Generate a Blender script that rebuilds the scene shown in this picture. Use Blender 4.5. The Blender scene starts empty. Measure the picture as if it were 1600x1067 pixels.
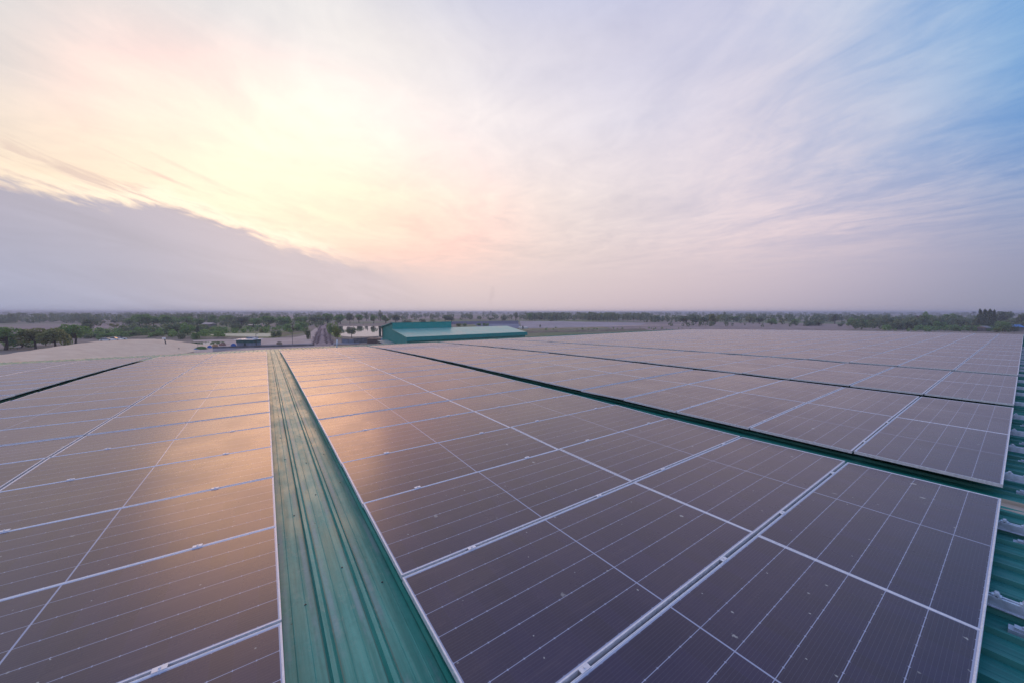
import bpy, bmesh, math, random
from mathutils import Vector, Matrix
random.seed(11)
C = bpy.context.scene
col = C.collection
PI = math.pi
R = math.radians

# ---------------------------------------------------------------- camera
F = 555.92                       # focal length in pixels of a 1600 px wide picture
YAW, PITCH, ROLL = 0.60639, 0.08184, 0.00037
CAM = Vector((-0.7508, -0.0019, 1.6885))
fw = Vector((math.sin(YAW) * math.cos(PITCH), math.cos(YAW) * math.cos(PITCH), -math.sin(PITCH)))
rt0 = Vector((math.cos(YAW), -math.sin(YAW), 0))
up0 = rt0.cross(fw)
rt = rt0 * math.cos(ROLL) + up0 * math.sin(ROLL)
up = -rt0 * math.sin(ROLL) + up0 * math.cos(ROLL)
cd = bpy.data.cameras.new('camera')
cam = bpy.data.objects.new('camera', cd)
col.objects.link(cam)
cd.sensor_width = 36.0
cd.lens = F / 1600 * 36.0
cd.clip_start = 0.05
cd.clip_end = 40000
cam.matrix_world = Matrix(((rt.x, up.x, -fw.x, CAM.x), (rt.y, up.y, -fw.y, CAM.y), (rt.z, up.z, -fw.z, CAM.z), (0, 0, 0, 1)))
C.camera = cam
GZ = CAM.z - 12.2                # ground level
HF = Vector((math.sin(YAW), math.cos(YAW), 0))   # level view direction
HR = Vector((math.cos(YAW), -math.sin(YAW), 0))

C.view_settings.view_transform = 'Standard'
C.view_settings.look = 'None'
C.view_settings.exposure = 0.08
C.view_settings.gamma = 1.0
C.view_settings.use_curve_mapping = False
C.render.engine = 'CYCLES'
C.cycles.use_denoising = True
C.cycles.max_bounces = 6
C.cycles.volume_bounces = 0
C.cycles.volume_step_rate = 4.0

def lin(c):
    return tuple(((v / 255) / 12.92 if v / 255 <= 0.04045 else ((v / 255 + 0.055) / 1.055) ** 2.4) for v in c)

# ---------------------------------------------------------------- node helpers
class N:
    """small wrapper to write shader maths as expressions"""
    def __init__(s, nt): s.nt = nt
    def new(s, t, **k):
        n = s.nt.nodes.new(t)
        for a, b in k.items(): setattr(n, a, b)
        return n
    def put(s, sock, v):
        if isinstance(v, bpy.types.NodeSocket): s.nt.links.new(v, sock)
        elif v is not None: sock.default_value = v
    def m(s, op, a, b=None, c=None, clamp=False):
        n = s.new('ShaderNodeMath', operation=op, use_clamp=clamp)
        for i, v in enumerate((a, b, c)):
            if v is not None: s.put(n.inputs[i], v)
        return n.outputs[0]
    def add(s, a, b): return s.m('ADD', a, b)
    def sub(s, a, b): return s.m('SUBTRACT', a, b)
    def mul(s, a, b): return s.m('MULTIPLY', a, b)
    def div(s, a, b): return s.m('DIVIDE', a, b)
    def smooth(s, x, a, b, o0=0.0, o1=1.0):
        n = s.new('ShaderNodeMapRange', interpolation_type='SMOOTHSTEP')
        s.put(n.inputs['Value'], x); s.put(n.inputs['From Min'], a); s.put(n.inputs['From Max'], b)
        s.put(n.inputs['To Min'], o0); s.put(n.inputs['To Max'], o1)
        return n.outputs['Result']
    def mix(s, f, a, b, blend='MIX'):
        n = s.new('ShaderNodeMix', data_type='RGBA', blend_type=blend)
        n.clamp_factor = True
        s.put(n.inputs[0], f)
        for sock, v in ((n.inputs[6], a), (n.inputs[7], b)):
            if isinstance(v, (tuple, list)): v = (v[0], v[1], v[2], 1)
            s.put(sock, v)
        return n.outputs[2]
    def noise(s, vec, scale, detail=4, rough=0.5, dist=0.0, dims='3D', lac=2.0):
        n = s.new('ShaderNodeTexNoise', noise_dimensions=dims)
        if vec is not None: s.put(n.inputs['Vector'], vec)
        n.inputs['Scale'].default_value = scale
        n.inputs['Detail'].default_value = detail
        n.inputs['Roughness'].default_value = rough
        n.inputs['Distortion'].default_value = dist
        n.inputs['Lacunarity'].default_value = lac
        return n.outputs['Fac']
    def ramp(s, f, stops, mode='LINEAR'):
        n = s.new('ShaderNodeValToRGB')
        n.color_ramp.interpolation = mode
        e = n.color_ramp.elements
        while len(e) > 1: e.remove(e[-1])
        e[0].position = stops[0][0]
        e[0].color = (*stops[0][1], 1)
        for p, c in stops[1:]:
            k = e.new(p); k.color = (*c, 1)
        s.put(n.inputs[0], f)
        return n.outputs['Color']
    def xyz(s, v):
        n = s.new('ShaderNodeSeparateXYZ'); s.put(n.inputs[0], v); return n.outputs
    def comb(s, x, y, z):
        n = s.new('ShaderNodeCombineXYZ')
        for i, v in enumerate((x, y, z)): s.put(n.inputs[i], v)
        return n.outputs[0]

# ---------------------------------------------------------------- sky
SUN_AZ_REL, SUN_EL = R(-33), R(19.0)
# colours of the evening sky by azimuth (relative to the valley ahead) and elevation
TX = [0, 200, 400, 600, 800, 1000, 1200, 1400, 1600]
TY = [0, 100, 200, 260, 330, 400, 480]
TC = [
 [(203,211,214),(214,217,220),(226,226,227),(219,219,228),(200,202,224),(191,196,224),(195,199,222),(162,186,218),(100,158,212)],
 [(215,216,215),(222,220,218),(224,221,223),(243,236,232),(222,218,229),(209,206,224),(202,202,220),(172,191,219),(96,154,208)],
 [(240,224,208),(247,234,221),(250,240,230),(249,240,235),(236,228,232),(214,210,224),(206,201,217),(170,184,214),(112,158,206)],
 [(247,226,202),(253,236,210),(253,240,224),(250,238,229),(240,228,228),(226,216,222),(214,206,218),(180,186,210),(128,158,200)],
 [(238,212,196),(252,230,204),(254,236,212),(250,233,216),(238,223,216),(228,215,217),(216,204,214),(188,184,204),(140,156,190)],
 [(215,195,190),(232,208,192),(238,214,196),(231,212,201),(227,211,206),(223,205,206),(212,196,204),(184,177,196),(144,150,178)],
 [(180,176,192),(190,182,194),(200,188,197),(207,194,200),(211,194,199),(205,187,194),(190,177,190),(166,160,180),(138,142,164)],
]
BACK = {0: (165,162,180), 10: (190,188,208), 25: (192,206,244), 45: (168,192,250), 90: (90,114,186)}
def lerp3(a, b, t): return tuple(a[i] + (b[i] - a[i]) * t for i in range(3))
def sky_srgb(az, el):
    """az, el in degrees, az 0 = the valley ahead of the roof corner"""
    ks = sorted(BACK)
    for i in range(len(ks) - 1):
        if ks[i] <= el <= ks[i + 1]:
            back = lerp3(BACK[ks[i]], BACK[ks[i + 1]], (el - ks[i]) / (ks[i + 1] - ks[i])); break
    a = max(-62, min(62, az))
    x = 800 + 556 * math.tan(R(a)); y = 488.6 - 556 * math.tan(R(min(el, 80))) / math.cos(R(a))
    yy = max(0, min(480, y)); xx = max(0, min(1599.9, x))
    i = int(xx // 200); t = xx / 200 - i
    j = max(k for k in range(len(TY) - 1) if TY[k] <= yy); s = (yy - TY[j]) / (TY[j + 1] - TY[j])
    front = lerp3(lerp3(TC[j][i], TC[j][i + 1], t), lerp3(TC[j + 1][i], TC[j + 1][i + 1], t), s)
    w = 0.0
    if abs(az) > 58: w = min(1, (abs(az) - 58) / 50)
    w2 = max(0, min(1, (el - 40) / 35))
    w = 1 - (1 - w) * (1 - w2)
    return lerp3(front, back, w * w * (3 - 2 * w))

def sky_vec(az_rel, el):
    return (HF * math.cos(az_rel) + HR * math.sin(az_rel)) * math.cos(el) + Vector((0, 0, math.sin(el)))
SUNV = sky_vec(SUN_AZ_REL, SUN_EL)

W = bpy.data.worlds.new('World'); C.world = W
W.use_nodes = True
nt = W.node_tree; nt.nodes.clear(); n = N(nt)
tc = n.new('ShaderNodeTexCoord').outputs['Generated']
# rotate the direction so that +Y is the valley ahead
rot = n.new('ShaderNodeVectorRotate', rotation_type='Z_AXIS'); n.put(rot.inputs['Vector'], tc); rot.inputs['Angle'].default_value = YAW
dx, dy, dz = n.xyz(rot.outputs[0])
az = n.m('MULTIPLY', n.m('ARCTAN2', dx, dy), 180 / PI)
el = n.m('MULTIPLY', n.m('ARCSINE', n.m('MINIMUM', n.m('MAXIMUM', dz, -1.0), 1.0)), 180 / PI)
azf = n.add(n.div(az, 360.0), 0.5)
AZS = [-180, -120, -80, -65, -56, -48, -40, -32, -24, -16, -8, 0, 8, 16, 24, 32, 40, 48, 56, 65, 80, 120, 180]
ELS = [0.3, 5, 9, 13, 17, 21, 26, 33, 42, 60, 90]
cur = None
for i, e in enumerate(ELS):
    rr = n.ramp(azf, [((a + 180) / 360, lin(sky_srgb(a, e))) for a in AZS], 'B_SPLINE')
    cur = rr if cur is None else n.mix(n.smooth(el, ELS[i - 1], e) if i > 6 else n.m('DIVIDE', n.sub(el, ELS[i - 1]), e - ELS[i - 1], clamp=True), cur, rr)
# cirrus: streaks that run towards the valley, in the plane of the cloud deck
zz = n.m('MAXIMUM', dz, 0.035)
px_, py_ = n.div(dx, zz), n.div(dy, zz)
sa = R(-12)
along = n.add(n.mul(px_, math.sin(sa)), n.mul(py_, math.cos(sa)))
acr = n.sub(n.mul(px_, math.cos(sa)), n.mul(py_, math.sin(sa)))
warp = n.noise(n.comb(n.mul(px_, 0.5), n.mul(py_, 0.5), 3.1), 1.0, 3)
acrw = n.add(acr, n.mul(n.sub(warp, 0.5), 1.5))
st1 = n.noise(n.comb(n.mul(acrw, 0.9), n.mul(along, 0.42), 7.7), 1.0, 8, 0.60, 0.9)
st2 = n.noise(n.comb(n.mul(acrw, 2.6), n.mul(along, 1.6), 1.7), 1.0, 8, 0.62, 1.2)
st = n.add(n.mul(st1, 0.72), n.mul(st2, 0.28))
fade = n.smooth(el, 3, 12)
pf = n.noise(n.comb(n.mul(px_, 0.55), n.mul(py_, 0.55), 21.0), 1.0, 7, 0.62, 1.6)
pf2 = n.noise(n.comb(n.mul(px_, 2.2), n.mul(py_, 1.7), 12.0), 1.0, 7, 0.66, 2.2)
st = n.add(n.mul(st, 0.60), n.add(n.mul(pf, 0.25), n.mul(pf2, 0.15)))
dv = n.mul(n.sub(st, 0.5), fade)
gainl = n.add(1.0, n.mul(dv, 0.95))
left = n.mix(1.0, cur, n.comb(gainl, n.add(1.0, n.mul(dv, 0.90)), n.add(1.0, n.mul(dv, 0.68))), 'MULTIPLY')
rmask = n.smooth(az, 4, 46)
wisp = n.mul(n.smooth(st, 0.40, 0.58), rmask)
hi = n.mul(n.smooth(az, 30, 57), n.smooth(el, 3, 22))
bluec = n.mix(1.0, left, n.mix(hi, (0.92, 0.955, 1.03), (0.66, 0.86, 1.02)), 'MULTIPLY')
whitec = n.mix(1.0, left, (1.16, 1.08, 1.01), 'MULTIPLY')
rsky = n.mix(wisp, bluec, whitec)
skyc = n.mix(n.mul(n.mul(rmask, fade), 0.85), left, rsky)
# one thin wisp that ends in a point on the right
def pxsky(x, y):
    a = math.atan((x - 800) / 556); return math.degrees(a), math.degrees(math.atan((488.6 - y) / 556 * math.cos(a)))
# the dark stratus bank low on the left, and its sunlit rim
edge = [(-300, 232), (-100, 262), (0, 283), (60, 296), (120, 312), (200, 320), (260, 322), (300, 330), (340, 348), (380, 362), (430, 380), (490, 392), (550, 408), (640, 420), (760, 432), (900, 445)]
epts = []
for x, y in edge:
    a, e = pxsky(x, y); epts.append(((a + 180) / 360, (e / 45,) * 3))
ee = n.mul(n.ramp(azf, [(0.0, (0.35,) * 3), (0.25, (0.42,) * 3)] + [p for p in epts if p[0] > 0.26] + [(0.56, (0.0,) * 3)]), 45.0)
dir3 = n.comb(n.mul(az, 0.11), n.mul(el, 0.34), 0.0)
nz = n.noise(dir3, 1.0, 6, 0.6, 0.4)
nzf = n.noise(n.comb(n.mul(az, 0.35), n.mul(n.add(el, n.mul(az, 0.28)), 1.1), 4.0), 1.0, 6, 0.6, 0.5)
dd = n.sub(n.add(ee, n.add(n.mul(n.sub(nz, 0.5), 1.5), n.mul(n.sub(nzf, 0.5), 3.6))), el)      # >0 inside the bank
soft = n.smooth(az, -38, -14, 0.9, 3.2)
wl = n.smooth(az, -180, -70, 0.0, 1.0)
bank = n.mul(n.mul(n.smooth(dd, n.mul(soft, -0.6), soft), n.smooth(az, -6, -24)), wl)
bankc = n.mix(n.smooth(el, 0, 14), n.ramp(n.smooth(az, -60, -5), [(0, lin((162,168,194))), (0.35, lin((183,178,194))), (0.7, lin((199,187,196))), (1, lin((208,193,199)))]),
              n.ramp(n.smooth(az, -60, -5), [(0, lin((174,169,184))), (0.35, lin((187,176,187))), (0.7, lin((200,184,191))), (1, lin((214,196,200)))]))
nst = n.noise(n.comb(n.mul(n.sub(az, n.mul(el, 0.5)), 0.10), n.mul(n.add(el, n.mul(az, 0.27)), 0.75), 2.0), 1.0, 6, 0.62, 0.6)
rimx = n.mul(n.smooth(az, -60, -46), n.smooth(az, -20, -33))
q = n.div(n.add(dd, 0.7), 0.75)
rim = n.mul(n.mul(n.m('POWER', 2.718, n.mul(n.mul(q, q), -1.0)), rimx), n.smooth(nst, 0.34, 0.56, 0.3, 1.0))
# warm brightening of the cloud in front of the hidden sun
ga = n.div(n.add(az, 27.0), 19.0); ge = n.div(n.sub(n.sub(el, 18.5), n.mul(n.add(az, 29.0), -0.22)), 7.5)
glow = n.m('POWER', 2.718, n.mul(n.add(n.mul(ga, ga), n.mul(ge, ge)), -1.0))
glow = n.mul(glow, n.smooth(st, 0.25, 0.75, 0.7, 1.3))
ge2 = n.m('POWER', 2.718, n.mul(n.add(n.mul(ga, ga), n.mul(ge, ge)), -0.33))
sk2 = n.mix(1.0, skyc, n.mix(ge2, (1, 1, 1), (1.02, 1.03, 1.0)), 'MULTIPLY')
sk2 = n.mix(1.0, sk2, n.mix(glow, (1, 1, 1), (1.85, 1.03, 0.95)), 'MULTIPLY')
sk2 = n.mix(n.mul(rim, 0.75), sk2, (1.15, 0.96, 0.76))
fringe = n.mul(n.mul(n.smooth(dd, -6.5, -0.5), n.smooth(nst, 0.47, 0.66)), n.mul(n.smooth(az, -26, -42), wl))
sk2 = n.mix(n.mul(fringe, 0.75), sk2, lin((214, 190, 182)))
btone = n.noise(n.comb(n.mul(az, 0.06), n.mul(n.add(el, n.mul(az, 0.2)), 0.28), 9.0), 1.0, 5, 0.6, 0.8)
bg_ = n.smooth(btone, 0.3, 0.7, 0.95, 1.05)
bankc = n.mix(1.0, bankc, n.comb(bg_, bg_, bg_), 'MULTIPLY')
sk3 = n.mix(n.mul(bank, 0.97), sk2, bankc)
nish = n.new('ShaderNodeTexSky', sky_type='NISHITA')
nish.sun_disc = False
nish.sun_elevation = SUN_EL
nish.sun_rotation = math.atan2(SUNV.x, SUNV.y)
nish.dust_density = 3.0
nish.altitude = 50
ns = n.mix(1.0, nish.outputs[0], (0.1, 0.1, 0.1), 'MULTIPLY')
# clouds and haze hide nearly all of the clear sky
final = n.mix(0.98, ns, sk3)
final = n.mix(n.smooth(el, -0.5, -6), final, (0.16, 0.14, 0.14))
bg = n.new('ShaderNodeBackground'); n.put(bg.inputs['Color'], final); bg.inputs['Strength'].default_value = 1.0
out = n.new('ShaderNodeOutputWorld'); nt.links.new(bg.outputs[0], out.inputs['Surface'])
W.cycles.sampling_method = 'MANUAL'; W.cycles.sample_map_resolution = 512

sl = bpy.data.lights.new('sun', 'SUN')
sl.energy = 0.32; sl.angle = R(24); sl.color = (1.0, 0.54, 0.23)
so = bpy.data.objects.new('sun', sl); col.objects.link(so)
so.rotation_euler = (-SUNV).to_track_quat('-Z', 'Y').to_euler()
so.location = (0, 0, 60)

# ---------------------------------------------------------------- object helpers
def px(x, y, h=0.0):
    """point at height h above the ground seen in this direction"""
    k = (y - 488.6) / F
    d = (12.2 - h) / k
    return at(x, d, h)
def at(x, d, h=0.0):
    p = CAM + HF * d + HR * ((x - 800) / F * d)
    return Vector((p.x, p.y, GZ + h))
def depth(y, h=0.0): return (12.2 - h) / ((y - 488.6) / F)

MATS = {}
def mat(name, color, rough=0.6, spec=0.5, metal=0.0, var=0.0, scale=3.0, build=None, coat=0.0):
    if name in MATS: return MATS[name]
    m = bpy.data.materials.new(name); m.use_nodes = True
    k = N(m.node_tree); b = m.node_tree.nodes['Principled BSDF']
    b.inputs['Base Color'].default_value = (*color, 1)
    b.inputs['Roughness'].default_value = rough
    b.inputs['Metallic'].default_value = metal
    b.inputs['Specular IOR Level'].default_value = spec
    b.inputs['Coat Weight'].default_value = coat
    if build: build(k, b)
    elif var:
        t = k.new('ShaderNodeTexCoord').outputs['Object']
        f = k.noise(t, scale, 5, 0.6)
        k.put(b.inputs['Base Color'], k.mix(k.smooth(f, 0.3, 0.7), tuple(c * (1 - var) for c in color), tuple(min(1, c * (1 + var)) for c in color)))
    MATS[name] = m
    return m

def mesh_obj(name, verts, faces, mats, parent=None, fm=None, uv=None, smooth=False):
    me = bpy.data.meshes.new(name)
    me.from_pydata([tuple(v) for v in verts], [], faces)
    for m in (mats if isinstance(mats, (list, tuple)) else [mats]): me.materials.append(m)
    if fm: me.polygons.foreach_set('material_index', fm)
    if smooth: me.polygons.foreach_set('use_smooth', [True] * len(me.polygons))
    if uv:
        l = me.uv_layers.new(name='UVMap')
        flat = []
        for p in me.polygons:
            for vi in p.vertices: flat += list(uv[vi])
        l.data.foreach_set('uv', flat)
    me.update()
    o = bpy.data.objects.new(name, me); col.objects.link(o)
    if parent: o.parent = parent
    return o
class MB:
    def __init__(s): s.v = []; s.f = []; s.m = []
    def box(s, x0, x1, y0, y1, z0, z1, mi=0, M=None):
        b = len(s.v)
        for z in (z0, z1):
            for x, y in ((x0, y0), (x1, y0), (x1, y1), (x0, y1)):
                p = Vector((x, y, z)); s.v.append(M @ p if M else p)
        s.f += [[b+3,b+2,b+1,b], [b+4,b+5,b+6,b+7], [b,b+1,b+5,b+4], [b+1,b+2,b+6,b+5], [b+2,b+3,b+7,b+6], [b+3,b,b+4,b+7]]
        s.m += [mi] * 6; return s
    def prism(s, poly, h0, h1, mi=0):
        b = len(s.v); k = len(poly)
        for p in poly: s.v.append(Vector((p[0], p[1], h0)))
        for p in poly: s.v.append(Vector((p[0], p[1], h1)))
        s.f.append(list(range(b + k - 1, b - 1, -1))); s.f.append(list(range(b + k, b + 2 * k)))
        for i in range(k): s.f.append([b + i, b + (i + 1) % k, b + k + (i + 1) % k, b + k + i])
        s.m += [mi] * (k + 2); return s
    def tube(s, pts, rad, seg=8, mi=0, cap=True):
        b = len(s.v); pts = [Vector(p) for p in pts]
        if not isinstance(rad, (list, tuple)): rad = [rad] * len(pts)
        for i, p in enumerate(pts):
            d = (pts[min(i + 1, len(pts) - 1)] - pts[max(i - 1, 0)]).normalized()
            a = d.cross(Vector((0, 0, 1)) if abs(d.z) < 0.9 else Vector((1, 0, 0))).normalized(); c = d.cross(a)
            for j in range(seg):
                t = 2 * PI * j / seg
                s.v.append(p + (a * math.cos(t) + c * math.sin(t)) * rad[i])
        for i in range(len(pts) - 1):
            for j in range(seg):
                s.f.append([b + i*seg + j, b + i*seg + (j+1) % seg, b + (i+1)*seg + (j+1) % seg, b + (i+1)*seg + j]); s.m.append(mi)
        if cap:
            s.f.append([b + j for j in range(seg)][::-1]); s.f.append([b + (len(pts)-1)*seg + j for j in range(seg)]); s.m += [mi, mi]
        return s
    def build(s, name, mats, parent=None, smooth=False):
        return mesh_obj(name, s.v, s.f, mats, parent, s.m, smooth=smooth)
def tag(o, label, cat=None, group=None, kind=None):
    if label: o['label'] = label
    if cat: o['category'] = cat
    if group: o['group'] = group
    if kind: o['kind'] = kind
    return o
def empty(name, loc=(0, 0, 0), rz=0.0):
    o = bpy.data.objects.new(name, None); col.objects.link(o)
    o.location = loc; o.rotation_euler = (0, 0, rz); o.empty_display_size = 0.3
    return o
def copy_tree(src, loc=None, rz=None, scale=None):
    c = src.copy(); col.objects.link(c)
    if loc is not None: c.location = loc
    if rz is not None: c.rotation_euler = (0, 0, rz)
    if scale is not None: c.scale = scale
    for ch in src.children:
        d = ch.copy(); col.objects.link(d); d.parent = c
        for g in ch.children:
            e = g.copy(); col.objects.link(e); e.parent = d
    return c

# ---------------------------------------------------------------- materials
def b_roof(k, b):
    t = k.new('ShaderNodeNewGeometry').outputs['Position']
    x, y, z = k.xyz(t)
    s1 = k.noise(k.comb(k.mul(x, 26), k.mul(y, 0.8), 0.0), 1.0, 5, 0.6)
    s2 = k.noise(k.comb(k.mul(x, 3), k.mul(y, 1.4), 5.0), 1.0, 6, 0.65)
    s3 = k.noise(k.comb(k.mul(x, 70), k.mul(y, 2.0), 2.0), 1.0, 3, 0.6)
    c = k.mix(k.smooth(s1, 0.32, 0.68), (0.022, 0.225, 0.175), (0.075, 0.35, 0.275))
    # chalky bloom in bands beside the ribs
    ph = k.m('FRACT', k.div(k.add(x, 0.06), 0.25))
    band = k.m('MAXIMUM', k.smooth(k.m('ABSOLUTE', k.sub(ph, 0.32)), 0.10, 0.03), k.smooth(k.m('ABSOLUTE', k.sub(ph, 0.90)), 0.09, 0.03))
    bl = k.mul(k.mul(band, k.smooth(s2, 0.42, 0.62)), 0.6)
    c = k.mix(bl, c, (0.27, 0.36, 0.36))
    c = k.mix(k.mul(k.smooth(s3, 0.52, 0.72), 0.35), c, (0.15, 0.30, 0.24))
    dust = k.noise(k.comb(k.mul(x, 14), k.mul(y, 7), 9.0), 1.0, 7, 0.75)
    c = k.mix(k.mul(k.mul(k.smooth(dust, 0.52, 0.62), k.smooth(s2, 0.42, 0.58)), 0.25), c, (0.34, 0.42, 0.32))
    mot = k.noise(t, 22, 6, 0.7)
    c = k.mix(k.smooth(mot, 0.45, 0.75, 0.0, 0.25), c, (0.02, 0.14, 0.115))
    c = k.mix(k.mul(k.smooth(k.m('ABSOLUTE', k.sub(ph, 0.985)), 0.02, 0.004), 0.6), c, (0.015, 0.06, 0.05))
    c = k.mix(k.mul(k.smooth(k.m('ABSOLUTE', k.sub(ph, 0.235)), 0.02, 0.004), 0.5), c, (0.10, 0.085, 0.06))
    # dimmer light right of the walkway, put into the colour as deeper green
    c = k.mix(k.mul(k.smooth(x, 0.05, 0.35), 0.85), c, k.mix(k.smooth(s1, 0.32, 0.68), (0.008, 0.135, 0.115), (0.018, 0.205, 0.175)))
    vor = k.new('ShaderNodeTexVoronoi'); k.put(vor.inputs['Vector'], t); vor.inputs['Scale'].default_value = 7.0
    k.put(b.inputs['Base Color'], k.mix(k.smooth(vor.outputs['Distance'], 0.06, 0.03), c, (0.02, 0.05, 0.045)))
    k.put(b.inputs['Roughness'], k.smooth(s2, 0.3, 0.7, 0.34, 0.52))
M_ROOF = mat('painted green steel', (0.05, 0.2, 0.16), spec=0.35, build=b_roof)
def b_sky(k, b):
    t = k.new('ShaderNodeNewGeometry').outputs['Position']; x, y, z = k.xyz(t)
    s = k.noise(k.comb(k.mul(x, 30), k.mul(y, 1.5), 0.0), 1.0, 5, 0.6)
    k.put(b.inputs['Base Color'], k.mix(k.smooth(s, 0.3, 0.7), (0.30, 0.25, 0.19), (0.46, 0.40, 0.33)))
M_BEIGE = mat('weathered skylight sheet', (0.4, 0.35, 0.28), 0.4, build=b_sky)
def b_glass(k, b):
    uv = k.new('ShaderNodeTexCoord').outputs['UV']
    x, y, _ = k.xyz(uv)
    rnd = k.new('ShaderNodeObjectInfo').outputs['Random']
    L, D = 2.434, 1.134
    m0 = 0.017
    def near(v, p, off, w0, w1):            # 1 on lines at off + k*p
        f = k.m('FRACT', k.add(k.div(k.sub(v, off), p), 0.5))
        d = k.mul(k.m('ABSOLUTE', k.sub(f, 0.5)), p)
        return k.smooth(d, w1, w0), d
    pitch = (D - 2 * m0) / 6
    lines, dl = near(y, pitch, m0, 0.0014, 0.0022)
    xp = (L - 2 * m0) / 24
    gapx, dg = near(x, xp, m0, 0.0003, 0.0007)
    dia = k.smooth(k.add(dl, dg), 0.0075, 0.0050)
    cen = k.smooth(k.m('ABSOLUTE', k.sub(x, L / 2)), 0.0055, 0.0045)
    xin = k.smooth(k.m('ABSOLUTE', k.sub(x, L / 2)), L / 2 - m0 + 0.0005, L / 2 - m0 - 0.0005)
    yin = k.smooth(k.m('ABSOLUTE', k.sub(y, D / 2)), D / 2 - m0 + 0.0005, D / 2 - m0 - 0.0005)
    inside = k.mul(xin, yin)
    white = k.m('MAXIMUM', k.m('MAXIMUM', lines, dia), k.m('MAXIMUM', cen, k.sub(1.0, inside)))
    bus, _ = near(y, pitch / 10, m0 + pitch / 20, 0.0003, 0.0009)
    pos = k.new('ShaderNodeNewGeometry').outputs['Position']
    cellx = k.m('FLOOR', k.div(k.sub(x, m0), xp)); celly = k.m('FLOOR', k.div(k.sub(y, m0), pitch))
    wn = k.new('ShaderNodeTexWhiteNoise', noise_dimensions='3D'); k.put(wn.inputs['Vector'], k.comb(cellx, celly, k.mul(rnd, 50)))
    cell = k.mix(wn.outputs['Value'], (0.0070, 0.0060, 0.040), (0.0105, 0.0085, 0.056))
    cell = k.mix(k.mul(bus, 0.5), cell, (0.10, 0.11, 0.16))
    cell = k.mix(k.mul(gapx, 0.35), cell, (0.06, 0.065, 0.10))
    c = k.mix(white, cell, (0.34, 0.38, 0.52))
    # dust film, rain streaks down the slope and droppings
    du = k.noise(pos, 1.3, 5, 0.6); dv = k.noise(k.comb(k.mul(x, 1.5), k.mul(y, 18), k.mul(rnd, 30)), 1.0, 5, 0.65)
    spk = k.noise(pos, 120.0, 2, 0.6)
    dust = k.add(0.010, k.add(k.mul(k.smooth(du, 0.3, 0.75), 0.03), k.add(k.mul(k.smooth(dv, 0.5, 0.8), 0.035), k.mul(k.smooth(spk, 0.62, 0.75), 0.05))))
    dust = k.mul(dust, k.smooth(rnd, 0.0, 1.0, 0.5, 1.7))
    c = k.mix(dust, c, (0.46, 0.33, 0.29))
    wob = k.noise(pos, 38.0, 3, 0.7, 0.6)
    for scl, big, thr in ((2.1, 0.022, 0.70), (5.5, 0.0075, 0.72)):
        vo = k.new('ShaderNodeTexVoronoi'); k.put(vo.inputs['Vector'], k.comb(k.add(x, k.mul(rnd, 77)), k.mul(y, 0.8), k.mul(k.m('FLOOR', k.mul(rnd, 31)), 5.0))); vo.inputs['Scale'].default_value = scl
        vo.voronoi_dimensions = '2D'
        cr = k.xyz(vo.outputs['Color'])
        dd_ = k.div(vo.outputs['Distance'], scl)
        sz = k.mul(k.add(k.mul(cr[1], 0.7), 0.3), big)
        spot = k.mul(k.smooth(k.add(dd_, k.mul(k.sub(wob, 0.5), big * 2.2)), sz, k.mul(sz, 0.5)), k.smooth(cr[0], thr, thr + 0.01))
        c = k.mix(k.mul(spot, k.add(0.25, k.mul(cr[2], 0.5))), c, (0.55, 0.55, 0.50))
    k.put(b.inputs['Base Color'], c)
    k.put(b.inputs['Roughness'], k.add(0.24, k.mul(k.smooth(du, 0.3, 0.8), 0.08)))
    b.inputs['IOR'].default_value = 1.49
    b.inputs['Sheen Weight'].default_value = 0.22; b.inputs['Sheen Roughness'].default_value = 0.45; b.inputs['Sheen Tint'].default_value = (1.0, 0.66, 0.52, 1)
M_GLASS = mat('photovoltaic glass', (0.01, 0.01, 0.03), build=b_glass)
def b_alu(k, b):
    t = k.new('ShaderNodeNewGeometry').outputs['Position']
    f = k.noise(t, 40, 4, 0.6)
    k.put(b.inputs['Base Color'], k.mix(k.smooth(f, 0.35, 0.7), (0.70, 0.68, 0.71), (0.82, 0.80, 0.82)))
    k.put(b.inputs['Roughness'], k.smooth(f, 0.3, 0.7, 0.42, 0.58))
M_ALU = mat('anodised aluminium', (0.6, 0.6, 0.63), 0.45, metal=0.35, build=b_alu)
M_STEEL = mat('galvanised steel', (0.50, 0.56, 0.66), 0.35, metal=0.3, var=0.25, scale=14)
M_RUBBER = mat('dark rubber', (0.02, 0.02, 0.025), 0.8)
M_SCREW = mat('weathered screw', (0.05, 0.06, 0.06), 0.5, metal=0.4)

# ---------------------------------------------------------------- the roof surface
XA = (0.056492, -0.03, -0.03804, -0.020444, -0.012657, -0.030586)
def top(v, u):
    """height of the panels' upper face; v across (x), u up to the far eave (y)"""
    e = math.exp(-max(0, u) / 6.0); uu = max(u, -1.5)
    l = lambda v_: XA[0] + XA[1] * (max(v_, -5.5) + .7) + XA[2] * uu
    r = lambda v_: XA[3] + XA[4] * v_ + XA[5] * uu
    if v <= -.75: x = l(v)
    elif v < 0: t = (v + .75) / .75; x = l(-.75) * (1 - t) + r(0) * t
    elif v <= 4.96: x = r(v)
    elif v < 5.3: x = r(4.96) * (5.3 - v) / .34
    else: x = 0
    return -0.0102534 * u - 0.00057888 * u * abs(u) + x * e
CLB = 0.150
def cl(v):                        # height of the panels' face above the roof pans
    return CLB + 0.055 * max(0.0, min(1.0, (v - 5.0) / 0.8)) + 0.03 * max(0.0, min(1.0, (-5.4 - v) / 0.3))
U0, U1, V0, V1 = -7.0, 32.3, -24.0, 52.0
PITCHV = 0.25
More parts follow.
